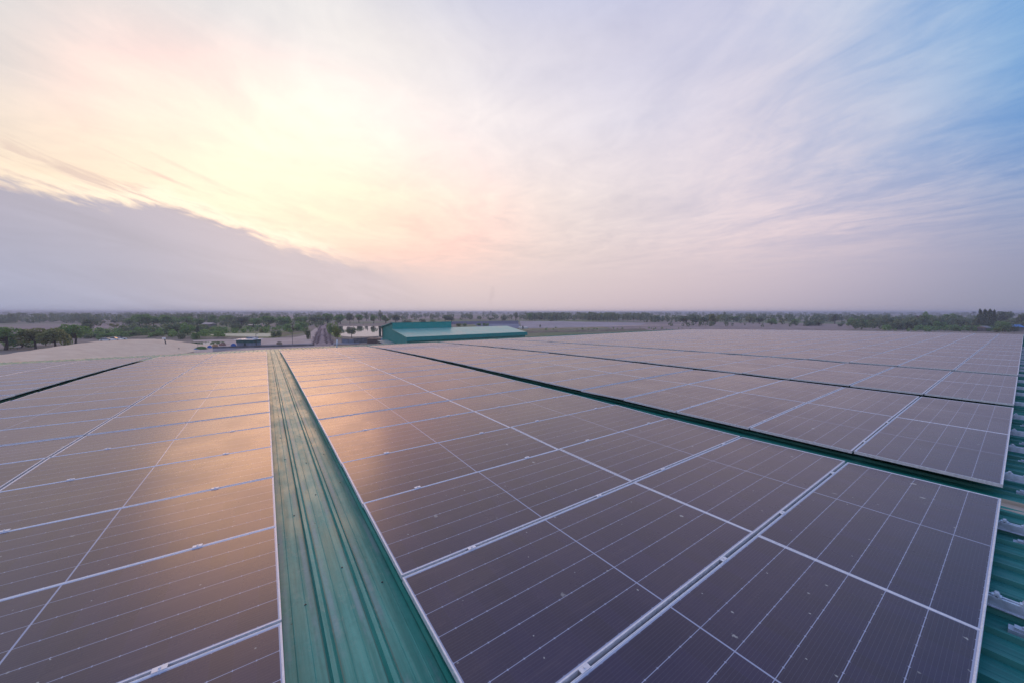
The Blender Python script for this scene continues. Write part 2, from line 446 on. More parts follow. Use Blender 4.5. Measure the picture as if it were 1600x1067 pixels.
def roof_strip(va, vb, u0=U0, u1=U1, lift=0.0):
    prof = []
    k = math.floor(va / PITCHV)
    while k * PITCHV - .06 < vb:
        o = k * PITCHV - .06
        for dv, h in ((0.0, 0), (0.012, 0.030), (0.036, 0.030), (0.055, 0), (0.112, 0), (0.115, 0.0015), (0.118, 0), (0.188, 0), (0.191, 0.0015), (0.194, 0)):
            v = o + dv
            if va <= v <= vb: prof.append((v, h))
        k += 1
    us = [u0 + (u1 - u0) * i / 26 for i in range(27)] if u1 - u0 > 10 else [u0 + (u1 - u0) * i / 6 for i in range(7)]
    V = []; Fc = []
    for u in us:
        for v, h in prof: V.append((v, u, top(v, u) - cl(v) + h + lift))
    w = len(prof)
    for i in range(len(us) - 1):
        for j in range(w - 1): Fc.append((i*w + j, i*w + j + 1, (i+1)*w + j + 1, (i+1)*w + j))
    return V, Fc
bld = tag(empty('factory_building', (0, 12, GZ)), 'large factory building with a low ribbed green metal roof under the solar panels', 'building')
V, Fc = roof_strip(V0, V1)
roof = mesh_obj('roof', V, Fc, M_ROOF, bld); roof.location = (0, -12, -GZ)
V, Fc = roof_strip(4.74, 5.22, -6.9, 0.03, 0.004)
o = mesh_obj('skylight_sheet', V, Fc, M_BEIGE, roof)
tag(o, 'beige ribbed sheet between the green ones')
m = MB()   # walls below, with far gutter
zt = top(10, U1) - 0.3
m.box(V0 + .4, V1 - .4, U0 + .4, U1 - .35, GZ, zt - 0.05)
o = m.build('wall', mat('painted wall cladding', (0.32, 0.34, 0.30), 0.6, var=0.2, scale=1.0), bld); o.location = (0, -12, -GZ)
m = MB()
for i in range(26):
    v = V0 + (V1 - V0) * i / 26; v2 = V0 + (V1 - V0) * (i + 1) / 26
    m.box(v, v2, U1 - 0.02, U1 + 0.16, top(v, U1) - cl(v) - 0.16, top(v, U1) - cl(v) - 0.01)
o = m.build('gutter', mat('pale green trim', (0.30, 0.42, 0.35), 0.5, var=0.15, scale=2), bld); o.location = (0, -12, -GZ)
# screws in the aisle pans
m = MB()
for u in [x * 1.37 for x in range(1, 16)]:
    for v in (-0.62, -0.37, -0.14):
        uu = u + random.uniform(-.3, .3); vv = v + random.uniform(-.02, .02)
        z = top(vv, uu) - cl(vv)
        m.tube([(vv, uu, z), (vv, uu, z + 0.006)], [0.008, 0.005], 8)
o = m.build('screw', M_SCREW, roof); o['kind'] = 'stuff'

# ---------------------------------------------------------------- solar panels
PL, PD, PT, FWD = 2.434, 1.134, 0.035, 0.011
def frame_mesh(mb, M=None):
    # outer ring with bevelled lip, 2 mm above the glass
    ring = [(0, 0, -PT), (0, 0, -0.0012), (0.0012, 0.0012, 0.0), (0.0050, 0.0050, 0.0), (0.0062, 0.0062, -0.0022), (FWD - .001, FWD - .001, -0.0026), (FWD, FWD, -0.0045)]
    b = len(mb.v)
    for dx_, dy_, z in ring:
        for (x, y) in ((dx_, dy_), (PL - dx_, dy_), (PL - dx_, PD - dy_), (dx_, PD - dy_)):
            p = Vector((x, y, z)); mb.v.append(M @ p if M else p)
    for i in range(len(ring) - 1):
        for j in range(4):
            mb.f.append([b + i*4 + j, b + i*4 + (j+1) % 4, b + (i+1)*4 + (j+1) % 4, b + (i+1)*4 + j]); mb.m.append(0)
    return mb
gv = [(FWD, FWD, -0.004), (PL - FWD, FWD, -0.004), (PL - FWD, PD - FWD, -0.004), (FWD, PD - FWD, -0.004)]
clm = MB()
def clamp_mesh(cx):
    c = MB()
    c.box(cx - .03, cx + .03, PD - 0.006, PD + 0.026, 0.0005, 0.0045)
    c.box(cx - .03, cx + .03, PD + 0.003, PD + 0.0052, -0.020, 0.0004)
    c.box(cx - .03, cx + .03, PD + 0.0148, PD + 0.017, -0.020, 0.0004)
    c.tube([(cx, PD + .010, 0.0044), (cx, PD + .010, 0.011)], 0.0065, 6)
    return c
ROWU = [0.017176, 1.132533, 2.293949, 3.467172, 4.615674, 5.81494, 6.930104, 8.051311, 9.214645]
while len(ROWU) < 24: ROWU.append(ROWU[-1] + 1.154)
# blocks of two columns: (list of column limits, where, first row)
VB = [([-15.75, -13.3], [-13.3, -10.86]), ([-10.45, -8.11], [-8.10, -5.80]), ([-5.46, -3.095], [-3.065, -0.751]),
      ([-0.0706, 2.4115], [2.4145, 4.9592]), ([5.2276, 7.68], [7.69, 10.164]), ([10.6223, 13.13], [13.135, 15.6445]),
      ([16.1466, 18.65], [18.66, 21.15]), ([21.22, 23.58], [23.59, 25.95]), ([26.03, 28.6], [28.61, 31.2]),
      ([31.3, 33.8], [33.81, 36.3]), ([36.4, 39.0], [39.01, 41.6]), ([41.7, 44.3], [44.31, 47.0])]
NAMES = ['outermost left array', 'second array left of walkway', 'array left of walkway', 'array right of walkway'] + \
        ['%s array right of walkway' % w for w in ('second', 'third', 'fourth', 'fifth', 'sixth', 'seventh', 'eighth', 'ninth')]
ORD = ['first', 'second', 'third', 'fourth', 'fifth', 'sixth', 'seventh', 'eighth', 'ninth', 'tenth', 'eleventh', 'twelfth', 'thirteenth', 'fourteenth',
       'fifteenth', 'sixteenth', 'seventeenth', 'eighteenth', 'nineteenth', 'twentieth', 'twenty-first', 'twenty-second', 'twenty-third']
cells = []
rowtilt = {}
for bi, blk in enumerate(VB):
    for r in range(23):
        if bi == 1 and r > 22: continue
        u0, u1 = ROWU[r], ROWU[r + 1] - 0.020
        key = (bi, r); rowtilt[key] = random.gauss(0, 0.0085)
        for ci, (v0, v1) in enumerate(blk):
            p00 = Vector((v0, u0, top(v0, u0))); p10 = Vector((v1, u0, top(v1, u0))); p01 = Vector((v0, u1, top(v0, u1))); p11 = Vector((v1, u1, top(v1, u1)))
            ex = ((p10 + p11) - (p00 + p01)).normalized(); ey = ((p01 + p11) - (p00 + p10))
            ey = (ey - ex * ey.dot(ex)).normalized()
            tl = rowtilt[key] + random.gauss(0, 0.0012); tx = random.gauss(0, 0.0015)
            ez = ex.cross(ey)
            ey = (ey + ez * tl).normalized(); ez = ex.cross(ey); ex = (ex + ez * tx).normalized(); ez = ex.cross(ey).normalized(); ey = ez.cross(ex)
            cen = (p00 + p10 + p01 + p11) / 4
            sx, sy = (v1 - v0) / PL, (u1 - u0) / PD
            org = cen - ex * (PL * sx / 2) - ey * (PD * sy / 2)
            M = Matrix(((ex.x, ey.x, ez.x, org.x), (ex.y, ey.y, ez.y, org.y), (ex.z, ey.z, ez.z, org.z), (0, 0, 0, 1))) @ Matrix.Diagonal((sx, sy, 1, 1))
            # rough size in the photo
            d = cen - CAM
            z = d.dot(fw)
            vis = False
            if z > 0.3:
                for q_ in (p00, p10, p01, p11, cen):
                    e = q_ - CAM; zz_ = e.dot(fw)
                    if zz_ > 0.1 and abs(e.dot(rt) / zz_) < 1.47 and abs(e.dot(up) / zz_) < 1.0: vis = True
            size = abs(d.dot(ez)) / d.length ** 3 if d.length > 0 else 0
            cells.append((vis, size, bi, ci, r, M))
vis = sorted([c for c in cells if c[0]], key=lambda c: -c[1])
near_set = vis[:300]
hidden_near = [c for c in cells if not c[0] and c[2] in (2, 3) and c[4] < 3]
rest = vis[300:] + [c for c in cells if not c[0] and c not in hidden_near]
proto = empty('solar_panel')
f_o = frame_mesh(MB()).build('frame', M_ALU, proto)
g_o = mesh_obj('glass', gv, [(0, 1, 2, 3)], M_GLASS, proto, uv=[(p[0], p[1]) for p in gv])
c1 = clamp_mesh(PL * .215).build('clamp', M_ALU, proto); c2 = clamp_mesh(PL * .785).build('clamp', M_ALU, proto)
def place_panel(o, c, full):
    _, s, bi, ci, r, M = c
    o.matrix_world = M
    side = ('left' if ci == 0 else 'right')
    tag(o, 'solar panel, %s row from near roof edge, %s column, %s' % (ORD[r], side, NAMES[bi]), 'solar panel', 'solar panels on the green roof')
first = True
for c in near_set + hidden_near:
    if first: o = proto; first = False
    else:
        o = proto.copy(); col.objects.link(o)
        kids = [f_o, g_o] + ([c1, c2] if (c[1] > 0.0035 or c in hidden_near) and c[4] < 22 else [])
        for ch in kids:
            d = ch.copy(); col.objects.link(d); d.parent = o
    place_panel(o, c, True)
# the far panels as one mass
mb = MB(); UV = {}
uvs = []
for c in rest:
    b0 = len(mb.v); frame_mesh(mb, c[5]); uvs += [(0.01, 0.01)] * (len(mb.v) - b0)
    b = len(mb.v)
    for p in gv: mb.v.append(c[5] @ Vector(p)); uvs.append((p[0], p[1]))
    mb.f.append([b, b+1, b+2, b+3]); mb.m.append(1)
o = mesh_obj('solar_panel_field', mb.v, mb.f, [M_ALU, M_GLASS], fm=mb.m, uv=uvs)
tag(o, 'far part of the solar panel field, small dark panels towards the far edges of the roof', 'solar panels', 'solar panels on the green roof', 'stuff')

# ---------------------------------------------------------------- mounting rails and feet
def rail(v, nm):
    uend = random.uniform(-0.75, -0.45) if v < 11 else random.uniform(-0.5, -0.3)
    uend = -2.2 if v < 11 else -1.2
    root = empty('mounting_rail', (v, 0, top(v, 0) - cl(v)))
    tag(root, 'aluminium mounting rail ' + nm, 'rail', 'rails carrying the panels')
    m = MB(); us = [uend + (26.6 - uend) * i / 14 for i in range(15)]
    ob = root.location
    for a, b_ in zip(us[:-1], us[1:]):
        za, zb = top(v, a) - PT - .001 - ob.z, top(v, b_) - PT - .001 - ob.z
        L_ = math.hypot(b_ - a, zb - za); ang = math.atan2(zb - za, b_ - a)
        M = Matrix.Translation((0, a, za)) @ Matrix.Rotation(ang, 4, 'X')
        m.box(-.024, -.008, 0, L_, -.0650, 0, M=M); m.box(.008, .024, 0, L_, -.0652, -.0002, M=M); m.box(-.0081, .0081, 0, L_, -.065, -.014, M=M); m.box(-.034, -.0241, 0, L_, -.065, -.060, M=M)
    m.build('rail_bar', M_STEEL, root)
    if v > 11: return
    for u in ((-.014, -.118, -.40) if v < 11 else (-.05, -.35)):
        # saddle clip bent over the rail, with a bolt
        a = MB()
        z0 = top(v, u) - PT - ob.z
        for sx_ in (-.0215, .0175):
            prof = [(-.022, -.012), (-.022, .002), (-.014, .005), (-.011, .018), (-.006, .025), (.006, .025), (.011, .018), (.014, .005), (.022, .002), (.022, -.012)]
            inner = [(p_[0] * .55, max(-.012, p_[1] - .012)) for p_ in prof]
            b0 = len(a.v)
            for xx in (sx_, sx_ + .004):
                for p_ in prof + inner: a.v.append(Vector((xx, u + p_[0], z0 + p_[1])))
            n_ = len(prof)
            for i in range(n_ - 1):
                a.f.append([b0 + i, b0 + i + 1, b0 + n_ + i + 1, b0 + n_ + i]); a.f.append([b0 + 2*n_ + i + 1, b0 + 2*n_ + i, b0 + 3*n_ + i, b0 + 3*n_ + i + 1])
                a.f.append([b0 + i + 1, b0 + i, b0 + 2*n_ + i, b0 + 2*n_ + i + 1]); a.m += [0, 0, 0]
        a.box(-.017, .017, u - .020, u + .020, z0 + .006, z0 + .010)
        a.tube([(0, u, z0 + .011), (0, u, z0 + .026)], .008, 6)
        a.build('saddle_clip', M_STEEL, root)
    for u in ((-.12, -.33) if v < 11 else (-.15,)):
        t_ = MB(); vv = v - .155; z0 = top(vv, u) - cl(vv) - ob.z + .004
        t_.box(-.185, -.125, u - .055, u + .055, z0, z0 + .026); t_.box(-.175, -.135, u - .035, u + .035, z0 + .0262, z0 + .044)
        t_.tube([(-.155, u, z0 + .0443), (-.155, u, z0 + .056)], .010, 6)
        t_.build('rib_clip', M_STEEL, root)
for bi, blk in enumerate(VB):
    for ci, (v0, v1) in enumerate(blk):
        for q_, wh in ((.215, 'left'), (.785, 'right')):
            if bi < 2 or bi > 8: continue
            rail(v0 + (v1 - v0) * q_, 'under %s side of %s column, %s' % (wh, 'left' if ci == 0 else 'right', NAMES[bi]))

# ---------------------------------------------------------------- ground, fields, water
def b_ground(k, b):
    t = k.new('ShaderNodeNewGeometry').outputs['Position']
    big = k.noise(t, 0.006, 4, 0.55); mid = k.noise(t, 0.035, 5, 0.6); fine = k.noise(t, 0.4, 4, 0.6)
    vo = k.new('ShaderNodeTexVoronoi'); k.put(vo.inputs['Vector'], k.comb(*[k.mul(q, s) for q, s in zip(k.xyz(t), (0.011, 0.006, 0))])); vo.inputs['Scale'].default_value = 1.0
    plot = k.xyz(vo.outputs['Color'])[0]
    c = k.mix(plot, (0.28, 0.215, 0.175), (0.40, 0.31, 0.26))
    c = k.mix(k.smooth(plot, 0.72, 0.75), c, (0.20, 0.23, 0.11))
    c = k.mix(k.mul(k.smooth(big, 0.48, 0.6), 0.7), c, (0.15, 0.19, 0.09))
    c = k.mix(k.smooth(mid, 0.35, 0.7, 0.0, 0.5), c, (0.32, 0.25, 0.20))
    c = k.mix(k.smooth(fine, 0.3, 0.75, 0.0, 0.35), c, (0.10, 0.085, 0.06))
    k.put(b.inputs['Base Color'], c)
M_GROUND = mat('dry farmland', (0.2, 0.16, 0.12), 0.95, 0.1, build=b_ground)
g = []
for sx_, sy_ in ((-1, -1), (1, -1), (1, 1), (-1, 1)): g.append((sx_ * 14000, sy_ * 14000, GZ))
tag(mesh_obj('ground', g, [(0, 1, 2, 3)], M_GROUND), 'dry brown and green farmland reaching to the horizon', kind='structure')

def patch(name, pts, m, lift, label, cat=None, kind='structure', group=None):
    ps = [px(x, y) for x, y in pts]
    if sum((ps[i].x * ps[(i + 1) % len(ps)].y - ps[(i + 1) % len(ps)].x * ps[i].y) for i in range(len(ps))) < 0: ps = ps[::-1]
    o = mesh_obj(name, [(p.x, p.y, GZ + lift) for p in ps], [list(range(len(ps)))], m)
    tag(o, label, cat, group, kind); return o
def soil(name, a, b_, sc=0.15):
    def f(k, b):
        t = k.new('ShaderNodeNewGeometry').outputs['Position']
        k.put(b.inputs['Base Color'], k.mix(k.smooth(k.noise(t, sc, 6, 0.65), 0.3, 0.7), a, b_))
    return mat(name, a, 0.95, 0.1, build=f)
M_FALLOW = soil('fallow soil', (0.28, 0.20, 0.18), (0.38, 0.285, 0.26), 0.06)
M_DIRT = soil('pinkish dirt', (0.46, 0.34, 0.28), (0.62, 0.48, 0.41))
M_STRAW = soil('drying grain', (0.62, 0.53, 0.33), (0.74, 0.65, 0.44), 0.5)
M_GRASS = soil('rough grass', (0.14, 0.17, 0.06), (0.25, 0.25, 0.11), 0.12)
M_BANK = soil('brown bank', (0.17, 0.13, 0.10), (0.34, 0.25, 0.17), 0.2)
M_ASPH = soil('worn road', (0.20, 0.19, 0.21), (0.32, 0.29, 0.31), 0.3)
M_LILAC = soil('lilac plastic mulch', (0.34, 0.28, 0.29), (0.44, 0.37, 0.37), 0.04)
M_LINER = soil('dark blue liner', (0.045, 0.06, 0.12), (0.08, 0.10, 0.18), 0.05)
M_LINER2 = soil('grey blue liner', (0.15, 0.17, 0.24), (0.22, 0.24, 0.30), 0.05)
M_LIME = soil('bright grass', (0.22, 0.27, 0.06), (0.34, 0.37, 0.12), 0.3)
def b_water(k, b):
    t = k.new('ShaderNodeNewGeometry').outputs['Position']
    bp = k.new('ShaderNodeBump'); bp.inputs['Strength'].default_value = 0.004
    k.put(bp.inputs['Height'], k.noise(t, 0.8, 3, 0.5)); k.put(b.inputs['Normal'], bp.outputs[0])
M_WATER = mat('still pond water', (0.05, 0.05, 0.045), 0.04, 0.5, build=b_water)
# paddy fields and yards
patch('field', [(-260, 530), (-200, 515), (0, 513), (90, 509.5), (215, 506.5), (205, 517), (150, 521), (60, 524.5), (0, 527)], M_FALLOW, .03, 'fallow brown field behind the row of trees on the left')
patch('field', [(240, 496), (330, 495), (700, 496), (900, 495.5), (900, 497.5), (600, 499), (330, 499)], M_FALLOW, .03, 'long thin brown field near the horizon')
patch('field', [(620, 504.5), (700, 501.5), (930, 500.5), (980, 502.5), (900, 504), (700, 505)], M_GRASS, .03, 'pale grass field behind the green shed')
patch('field', [(930, 504.5), (1090, 504.5), (1350, 507.5), (1460, 512), (1300, 516), (960, 517), (940, 508)], M_FALLOW, .04, 'brown field beyond the right-hand arrays')
patch('field', [(812, 502.6), (880, 503), (1010, 506), (1000, 509.5), (925, 513), (815, 514)], M_LILAC, .08, 'lilac grey ploughed field right of the green shed')
patch('field', [(690, 503.4), (810, 502.2), (810, 507.3), (700, 508)], M_LINER, .08, 'dark blue lined strip behind the green shed')
patch('field', [(740, 507.2), (811, 507.2), (814, 514), (750, 514)], M_LINER2, .09, 'grey blue lined basin at the end of the green shed')
patch('path', [(950, 509.5), (1120, 508), (1120, 508.8), (960, 510.6)], M_DIRT, .12, 'pale dirt track along the brown field')
patch('yard', [(300, 560), (300, 533), (380, 529.5), (455, 529), (480, 524), (492, 514.5), (498, 511), (501, 513), (500, 520), (496, 530), (520, 540), (540, 560)], M_DIRT, .05, 'pinkish bare earth yard in front of the pond')
patch('field', [(325, 524.2), (345, 522.6), (420, 522), (429, 522.6), (425, 525.5), (418, 527.4), (395, 527.4), (330, 525.4)], M_STRAW, .10, 'bright strip of straw-yellow grain laid out to dry')
patch('grass', [(300, 532), (300, 521), (430, 519), (480, 515), (470, 522), (428, 529), (380, 529)], M_GRASS, .04, 'rough green grass around the yellow strip')
patch('field', [(436, 521), (478, 517), (478, 519.5), (452, 524), (436, 526)], soil('mixed pasture', (0.15, 0.15, 0.07), (0.25, 0.19, 0.14), .3), .08, 'narrow pasture right of the yellow strip')
patch('road', [(330, 545), (380, 540.5), (560, 535), (560, 538.5), (380, 545), (330, 551)], M_ASPH, .12, 'grey road behind the far edge of the roof')
patch('path', [(488, 541), (494, 520), (502, 507.5), (511, 507.5), (514, 520), (516, 541)], soil('rutted dirt', (0.24, 0.17, 0.17), (0.42, 0.32, 0.31), .5), .14, 'straight dirt track leading away between bushes')
patch('pond', [(518, 514), (530, 511), (620, 511), (640, 516), (620, 525), (573, 527.2), (545, 527.5), (532, 526)], M_WATER, .10, 'pale still pond behind the dark wall')
patch('pond', [(287, 541), (300, 535.6), (345, 534.5), (352, 536.5), (322, 541.2), (300, 546)], M_WATER, .10, 'small lilac pond at the foot of the pale heap')
patch('field', [(512, 522), (519, 518), (526, 520), (534, 529), (524, 528)], M_LIME, .16, 'bright green verge beside the pond')
# low brown banks on the right of the shed: a ridge with depth
def ridge(name, pts, w, h, m, label, cat='embankment', kind=None):
    """pts: (px x, px y of the foot); a bank of width w and height h"""
    P = [px(x, y) for x, y in pts]; V = []; Fc = []
    prof = [(-1, 0), (-.7, .5), (-.3, .92), (.1, 1), (.5, .7), (1, 0)]
    for i, p in enumerate(P):
        d = (P[min(i + 1, len(P) - 1)] - P[max(i - 1, 0)]).normalized(); nn = Vector((-d.y, d.x, 0))
        e = 0.0 if i in (0, len(P) - 1) else 1.0
        for a, z in prof: V.append((p.x + nn.x * a * w / 2, p.y + nn.y * a * w / 2, GZ + z * h * e * random.uniform(.75, 1.1) - (0.02 if z == 0 else 0)))
    k = len(prof)
    for i in range(len(P) - 1):
        for j in range(k - 1): Fc.append((i*k+j, (i+1)*k+j, (i+1)*k+j+1, i*k+j+1))
    o = mesh_obj(name, V, Fc, m, smooth=True); tag(o, label, cat, None, kind); return o
def fine(pts, k=8):
    o = []
    for (a, b_), (c, d) in zip(pts[:-1], pts[1:]):
        for i in range(k): o.append((a + (c - a) * i / k, b_ + (d - b_) * i / k))
    return o + [pts[-1]]
ridge('embankment', fine([(815, 520.5), (880, 519.6), (960, 517.8), (1010, 516)]), 9, 1.1, M_BANK, 'dark earth bank just beyond the roof edge, right of the shed', kind='structure')
ridge('embankment', fine([(820, 516.5), (880, 515.2), (950, 513.2)]), 10, 1.0, soil('dry grass bank', (0.30, 0.22, 0.12), (0.40, 0.31, 0.20), .3), 'dry yellow-brown bank in front of the lilac field', kind='structure')
ridge('embankment', fine([(200, 528.8), (300, 529.5), (400, 531)]), 7, 0.9, M_BANK, 'low dark bank behind the pale heap', kind='structure')

# pale heap behind the left of the roof
HP = [(-220, 60, 3.0), (-80, 66, 3.1), (0, 74, 3.3), (50, 83, 3.35), (100, 91, 3.7), (150, 101, 3.9), (200, 110, 3.75), (240, 117, 3.35), (265, 121, 2.6), (290, 125, 1.5), (315, 128, .5), (332, 130, 0.0)]
V = []; Fc = []
hp2 = []
for (a, b_, c), (d, e, f) in zip(HP[:-1], HP[1:]):
    for i in range(6): t = i / 6; hp2.append((a + (d-a)*t, b_ + (e-b_)*t, c + (f-c)*t))
hp2.append(HP[-1])
prof = [(-26, 0), (-20, .16), (-14, .42), (-9, .70), (-4.5, .90), (-1.5, .985), (0, 1), (1.5, .97), (5, .75), (9, .35), (13, 0)]
for i, (x, d, h) in enumerate(hp2):
    for a, z in prof:
        p = at(x, d + a * min(1, .35 + h / 4), 0)
        V.append((p.x, p.y, GZ + h * z + (0.05 * math.sin(i * 1.7 + a) * z) - (.05 if z == 0 else 0)))
k_ = len(prof)
for i in range(len(hp2) - 1):
    for j in range(k_ - 1): Fc.append((i*k_+j, i*k_+j+1, (i+1)*k_+j+1, (i+1)*k_+j))
tag(mesh_obj('rice_husk_heap', V, Fc, soil('rice husk', (0.74, 0.53, 0.37), (0.84, 0.63, 0.45), 0.35), smooth=True), 'long smooth pale tan heap behind the left edge of the roof', 'heap')

# ---------------------------------------------------------------- trees
def b_leaf(c1, c2):
    def f(k, b):
        t = k.new('ShaderNodeNewGeometry').outputs['Position']
        rnd = k.new('ShaderNodeObjectInfo').outputs['Random']
        nz_ = k.noise(t, 0.9, 4, 0.6)
        c = k.mix(k.smooth(nz_, 0.3, 0.7), c1, c2)
        c = k.mix(k.mul(rnd, 0.4), c, tuple((c1[i] + c2[i]) / 2 * (1.1, .85, .9)[i] for i in range(3)))
        k.put(b.inputs['Base Color'], c)
        tr = k.new('ShaderNodeBsdfTranslucent'); k.put(tr.inputs['Color'], k.mix(1.0, c, (1.5, 1.6, 1.2), 'MULTIPLY'))
        ms = k.new('ShaderNodeMixShader'); ms.inputs[0].default_value = 0.5
        om = [q for q in k.nt.nodes if q.type == 'OUTPUT_MATERIAL'][0]
        k.nt.links.new(b.outputs[0], ms.inputs[1]); k.nt.links.new(tr.outputs[0], ms.inputs[2]); k.nt.links.new(ms.outputs[0], om.inputs['Surface'])
    return f
LEAF = {
 'green': mat('leaves green', (0.05, 0.09, 0.03), 0.7, 0.2, build=b_leaf((0.095, 0.175, 0.065), (0.22, 0.34, 0.13))),
 'brown': mat('leaves olive brown', (0.1, 0.1, 0.04), 0.7, 0.2, build=b_leaf((0.15, 0.17, 0.075), (0.27, 0.28, 0.125))),
 'dark': mat('leaves dark', (0.03, 0.06, 0.03), 0.7, 0.2, build=b_leaf((0.09, 0.125, 0.08), (0.18, 0.22, 0.14))),
 'red': mat('leaves red brown', (0.12, 0.05, 0.04), 0.7, 0.2, build=b_leaf((0.075, 0.035, 0.030), (0.15, 0.07, 0.05))),
 'lime': mat('leaves yellow green', (0.16, 0.2, 0.05), 0.7, 0.2, build=b_leaf((0.11, 0.14, 0.03), (0.21, 0.24, 0.06))),
}
M_BARK = mat('bark', (0.07, 0.055, 0.045), 0.9, 0.1, var=0.3, scale=4)
def tree_mesh(kind, seed):
    """unit tree: height 1, crown radius 1 in x/y; returns (trunk MB, leaf verts/faces)"""
    rg = random.Random(seed)
    t = MB(); lv = []; lf = []
    if kind == 'round': cz, rz, base, lobes, nl = .62, .36, .30, 11, 1500
    elif kind == 'bush': cz, rz, base, lobes, nl = .50, .50, .05, 9, 1100
    elif kind == 'tall': cz, rz, base, lobes, nl = .62, .38, .25, 12, 900
    elif kind == 'cone': cz, rz, base, lobes, nl = .52, .48, .06, 14, 1500
    elif kind == 'sparse': cz, rz, base, lobes, nl = .66, .32, .35, 8, 330
    tr = .055 if kind != 'tall' else .09
    bend = rg.uniform(-.06, .06)
    t.tube([(0, 0, 0), (bend, 0, base), (bend * .5, 0, cz), (0, 0, cz + rz * .6)], [tr * 1.3, tr, tr * .7, tr * .2], 7)
    L = []
    for i in range(lobes):
        a = rg.uniform(0, 2 * PI)
        if kind == 'cone':
            z = rg.uniform(-1, 1); rr = (1 - (z * .5 + .5)) * .62 + .05; r_ = .34 * (1.15 - (z * .5 + .5) * .7)
            c = (math.cos(a) * rr, math.sin(a) * rr, cz + z * rz * .9)
        else:
            z = rg.uniform(-.75, .8); rr = math.sqrt(max(0, 1 - z * z)) * rg.uniform(.35, .75); r_ = rg.uniform(.26, .46)
            c = (math.cos(a) * rr, math.sin(a) * rr, cz + z * rz * .8)
        L.append((c, r_))
        if i < 7: t.tube([(bend, 0, base + (cz - base) * rg.uniform(.0, .5)), ((c[0] + bend) * .45, c[1] * .45, (base + c[2]) / 2), c], [tr * .5, tr * .35, tr * .12], 5, cap=False)
    for i in range(nl):
        c, r_ = rg.choice(L)
        while True:
            p = Vector((rg.uniform(-1, 1), rg.uniform(-1, 1), rg.uniform(-1, 1)))
            if .2 < p.length < 1: break
        p = p.normalized() * (p.length ** .4)
        q_ = Vector((c[0] + p.x * r_, c[1] + p.y * r_, c[2] + p.z * r_ * rz * 1.5))
        s = rg.uniform(.045, .085) * (1.3 if kind == 'sparse' else 1)
        a1 = Vector((rg.gauss(0, 1), rg.gauss(0, 1), rg.gauss(0, .6))).normalized(); a2 = a1.cross(Vector((rg.gauss(0, 1), rg.gauss(0, 1), rg.gauss(0, 1)))).normalized()
        b = len(lv)
        for sx_, sy_ in ((-1, -.5), (.3, -.8), (1, .4), (-.4, .9)):
            w = q_ + (a1 * sx_ + a2 * sy_) * s; lv.append((w.x, w.y, q_.z + (w.z - q_.z) * .6))
        lf.append((b, b+1, b+2, b+3))
    return t, lv, lf
PROTO = {}
def tree_proto(kind, leaf, k):
    key = (kind, leaf, k)
    if key not in PROTO:
        t, lv, lf = tree_mesh(kind, hash(kind) % 97 * 0 + len(kind) * 31 + k * 7)
        mt = bpy.data.meshes.new('trunk'); mt.from_pydata([tuple(v) for v in t.v], [], t.f); mt.materials.append(M_BARK)
        ml = bpy.data.meshes.new('crown'); ml.from_pydata(lv, [], lf); ml.materials.append(LEAF[leaf])
        PROTO[key] = (mt, ml)
    return PROTO[key]
def tree(x, yb, yt, hw, kind, leaf, label, cat='tree', group='trees in the farmland', name=None):
    p = px(x, yb); d = depth(yb)
    h = (yb - yt) / F * d; r = hw / F * d
    nm = name or {'bush': 'bush', 'tall': 'slender_tree', 'cone': 'evergreen_tree', 'sparse': 'sapling'}.get(kind, 'broadleaf_tree')
    o = empty(nm, p, random.uniform(0, 6.28)); o.scale = (r * 1.05, r * 1.05, h)
    mt, ml = tree_proto(kind, leaf, random.randint(0, 2))
    for nm2, me in (('trunk', mt), ('crown', ml)):
        c = bpy.data.objects.new(nm2, me); col.objects.link(c); c.parent = o
    tag(o, label, cat, group)
    return o
